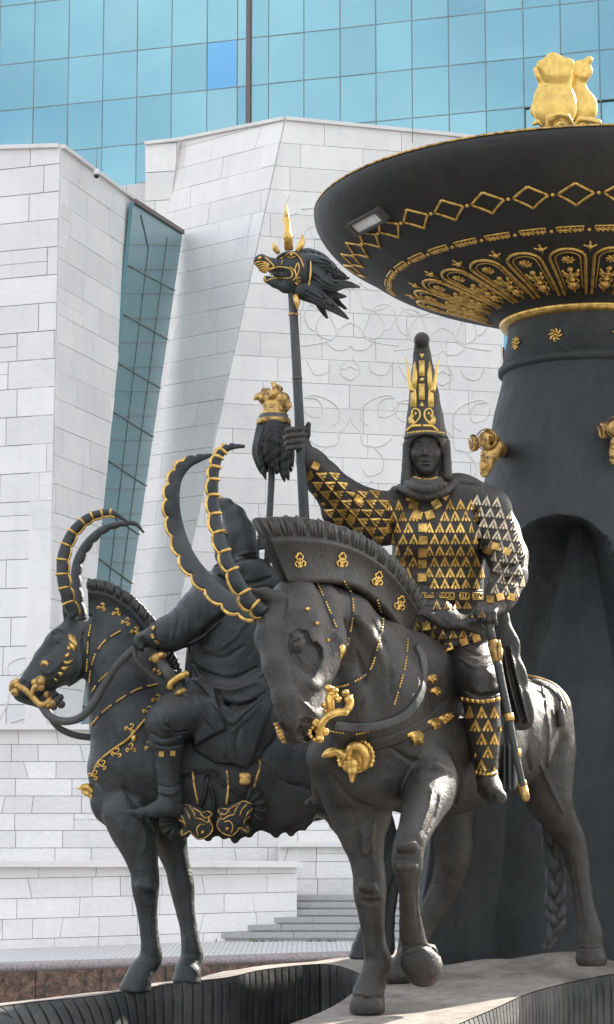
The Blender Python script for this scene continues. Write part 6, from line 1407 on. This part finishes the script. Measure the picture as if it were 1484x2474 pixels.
for x, y in ((373, 1822), (391, 1821), (417, 1820), (440, 1823)):
    mb = MB(); plate(mb, skr2, [(x-6, y-6), (x+6, y-6), (x+6, y+6), (x-6, y+6)][::-1], 3)
    if mb.v: mb.build('gilded_boot_stud', M['gold'], r2_, False)
mb = MB()
for q in ([(366, 1518), (372, 1512), (377, 1516), (371, 1523)], [(363, 1532), (371, 1530), (375, 1541), (368, 1543)], [(372, 1547), (379, 1545), (386, 1553), (380, 1557)]): plate(mb, skr2, q, 3)
mb.build('gilded_wristband', M['gold_worn'], r2_, False)
pobj('hood_tip', M['gold_worn'], r2_, lambda m: m.blob(P(533, 1203, 17.1), (Vector((.025, 0, 0)), Vector((0, .02, 0)), Vector((0, 0, .014))), 8, 5))
pobj('gilded_badge', M['gold_worn'], r2_, lambda m: m.prism(PP([(530, 1276, 16.9), (554, 1289, 16.9), (530, 1289, 16.88)]), (0, .03, 0)))
c = Clay((.008, .01, .008)) # other hand on the standard
c.chain([(668, 1330, 16.95, 26), (655, 1318, 16.93, 18), (648, 1308, 16.92, 15)], .01)
for y in (1294, 1303, 1312, 1321): c.chain([(650, y, 16.90, 6.5), (638, y, 16.82, 6.5), (628, y+2, 16.86, 6), (626, y+3, 16.92, 5)], .003)
c.mesh('hand', B2, r2_)
kn = thing('dagger', 'dagger with gilded pommel and curved gilded guard tucked at the hooded rider\'s belt', 'dagger', P(420, 1640, 16.6))
pobj('grip', M['rib'], kn, lambda m: m.tube(PP([(388, 1597, 16.6), (424, 1652, 16.6)]), [.042, .048], 10))
pobj('pommel', M['gold_worn'], kn, lambda m: (m.blob(P(379, 1589, 16.6), (Vector((.05, 0, 0)), Vector((0, .05, 0)), Vector((0, 0, .045))), 10, 6), m.blob(P(391, 1583, 16.58), (Vector((.045, 0, 0)), Vector((0, .04, 0)), Vector((0, 0, .028))), 10, 6)))
pobj('guard', M['gold'], kn, lambda m: m.tube([Vector(q) for q in crom(PP([(410, 1663, 16.58), (414, 1650, 16.56), (430, 1637, 16.55), (446, 1630, 16.56), (451, 1627, 16.58)]), 5)], .027, 8))
pobj('scabbard', B2, kn, lambda m: m.tube(PP([(425, 1655, 16.62), (455, 1700, 16.66), (470, 1730, 16.74)]), [.045, .045, .03], 10))
pobj('gilded_band', M['gold_worn'], kn, lambda m: m.tube(PP([(433, 1667, 16.62), (439, 1677, 16.62)]), .050, 10))
# tufted standard ------------------------------------------------------------
ts = thing('tufted_standard', 'short standard with gilded horned animal head over a black horsehair tuft', 'standard', P(640, 1700, 16.95))
pobj('pole', B2, ts, lambda m: m.tube(PP([(660, 1040, 16.95), (656, 1160, 16.95), (651, 1260, 16.95), (644, 1400, 16.95)]), [.028, .028, .027, .027], 12))
c = Clay(.007); TD = 16.95
c.chain([(640, 962, TD, 17), (660, 965, TD, 22), (682, 966, TD, 18), (688, 980, TD, 14)], .02); c.chain([(658, 985, TD, 24), (659, 1003, TD, 28)], .02)
c.chain([(634, 955, TD, 11), (624, 958, TD, 8), (617, 963, TD, 5)], .01); c.chain([(636, 942, TD, 5), (648, 943, TD, 6)], .008); c.chain([(690, 986, TD, 10), (697, 978, TD, 9)], .01); c.chain([(690, 990, TD-.02, 6), (688, 1000, TD, 4), (696, 1004, TD, 2)], .008)
c.chain([(654, 960, TD-.07, 6), (662, 952, TD-.09, 8.5), (666, 940, TD-.08, 8.5), (662, 929, TD-.06, 6), (657, 926, TD-.05, 3)], .008, smooth=3); c.chain([(672, 950, TD+.05, 7), (678, 940, TD+.05, 6), (673, 931, TD+.05, 3)], .008)
c.chain([(660, 1000, TD, 30)], .01, squash=((0, 0, 1), .3))
c.mesh('animal_head', M['gold_worn'], ts)
cz = P(661, 1015, TD)
v, f = lathe([(.05, cz.z+.06), (.115, cz.z+.045), (.135, cz.z+.005)], (cz.x, cz.y), 28); mesh_obj('collar_top', v, f, M['rib'], ts)
v, f = lathe([(.128, cz.z+.012), (.142, cz.z+.0), (.145, cz.z-.035), (.130, cz.z-.04), (.12, cz.z-.02)], (cz.x, cz.y), 28); mesh_obj('gilded_collar', v, f, M['gold_worn'], ts)
c = Clay((.008, .010, .008))
rnd = random.Random(12)
for x0, x1, x2, y2, dd, r in [(635, 622, 640, 1150, 0, 13), (645, 632, 643, 1160, -.06, 12), (655, 650, 662, 1130, -.10, 15), (664, 662, 670, 1145, -.11, 14), (672, 680, 688, 1165, -.08, 13), (680, 688, 698, 1162, -.05, 12), (690, 700, 704, 1140, 0, 12), (668, 676, 690, 1150, .06, 14), (645, 640, 650, 1140, .07, 14), (684, 695, 692, 1120, -.03, 13), (640, 628, 634, 1120, -.03, 13)]:
    pa_ = [(x0, 1024, TD+dd, r), ((x0+x1)/2, 1060, TD+dd*1.3, r*1.15), (x1, 1095, TD+dd*1.2, r*1.0), ((x1+x2)/2, (1100+y2)/2+8, TD+dd, r*.6), (x2, y2, TD+dd*.8, r*.12)]
    c.chain(pa_, .008, smooth=4)
for k in range(16):
    x = 626+k*5; c.crease([(640+(x-626)*.6, 1030), (x, 1080), (x+6, 1140)], -.014, 1.8, TD-.3, TD+.02)
c.mesh('horsehair_tuft', M['bronze_dark'], ts, rough=.004)
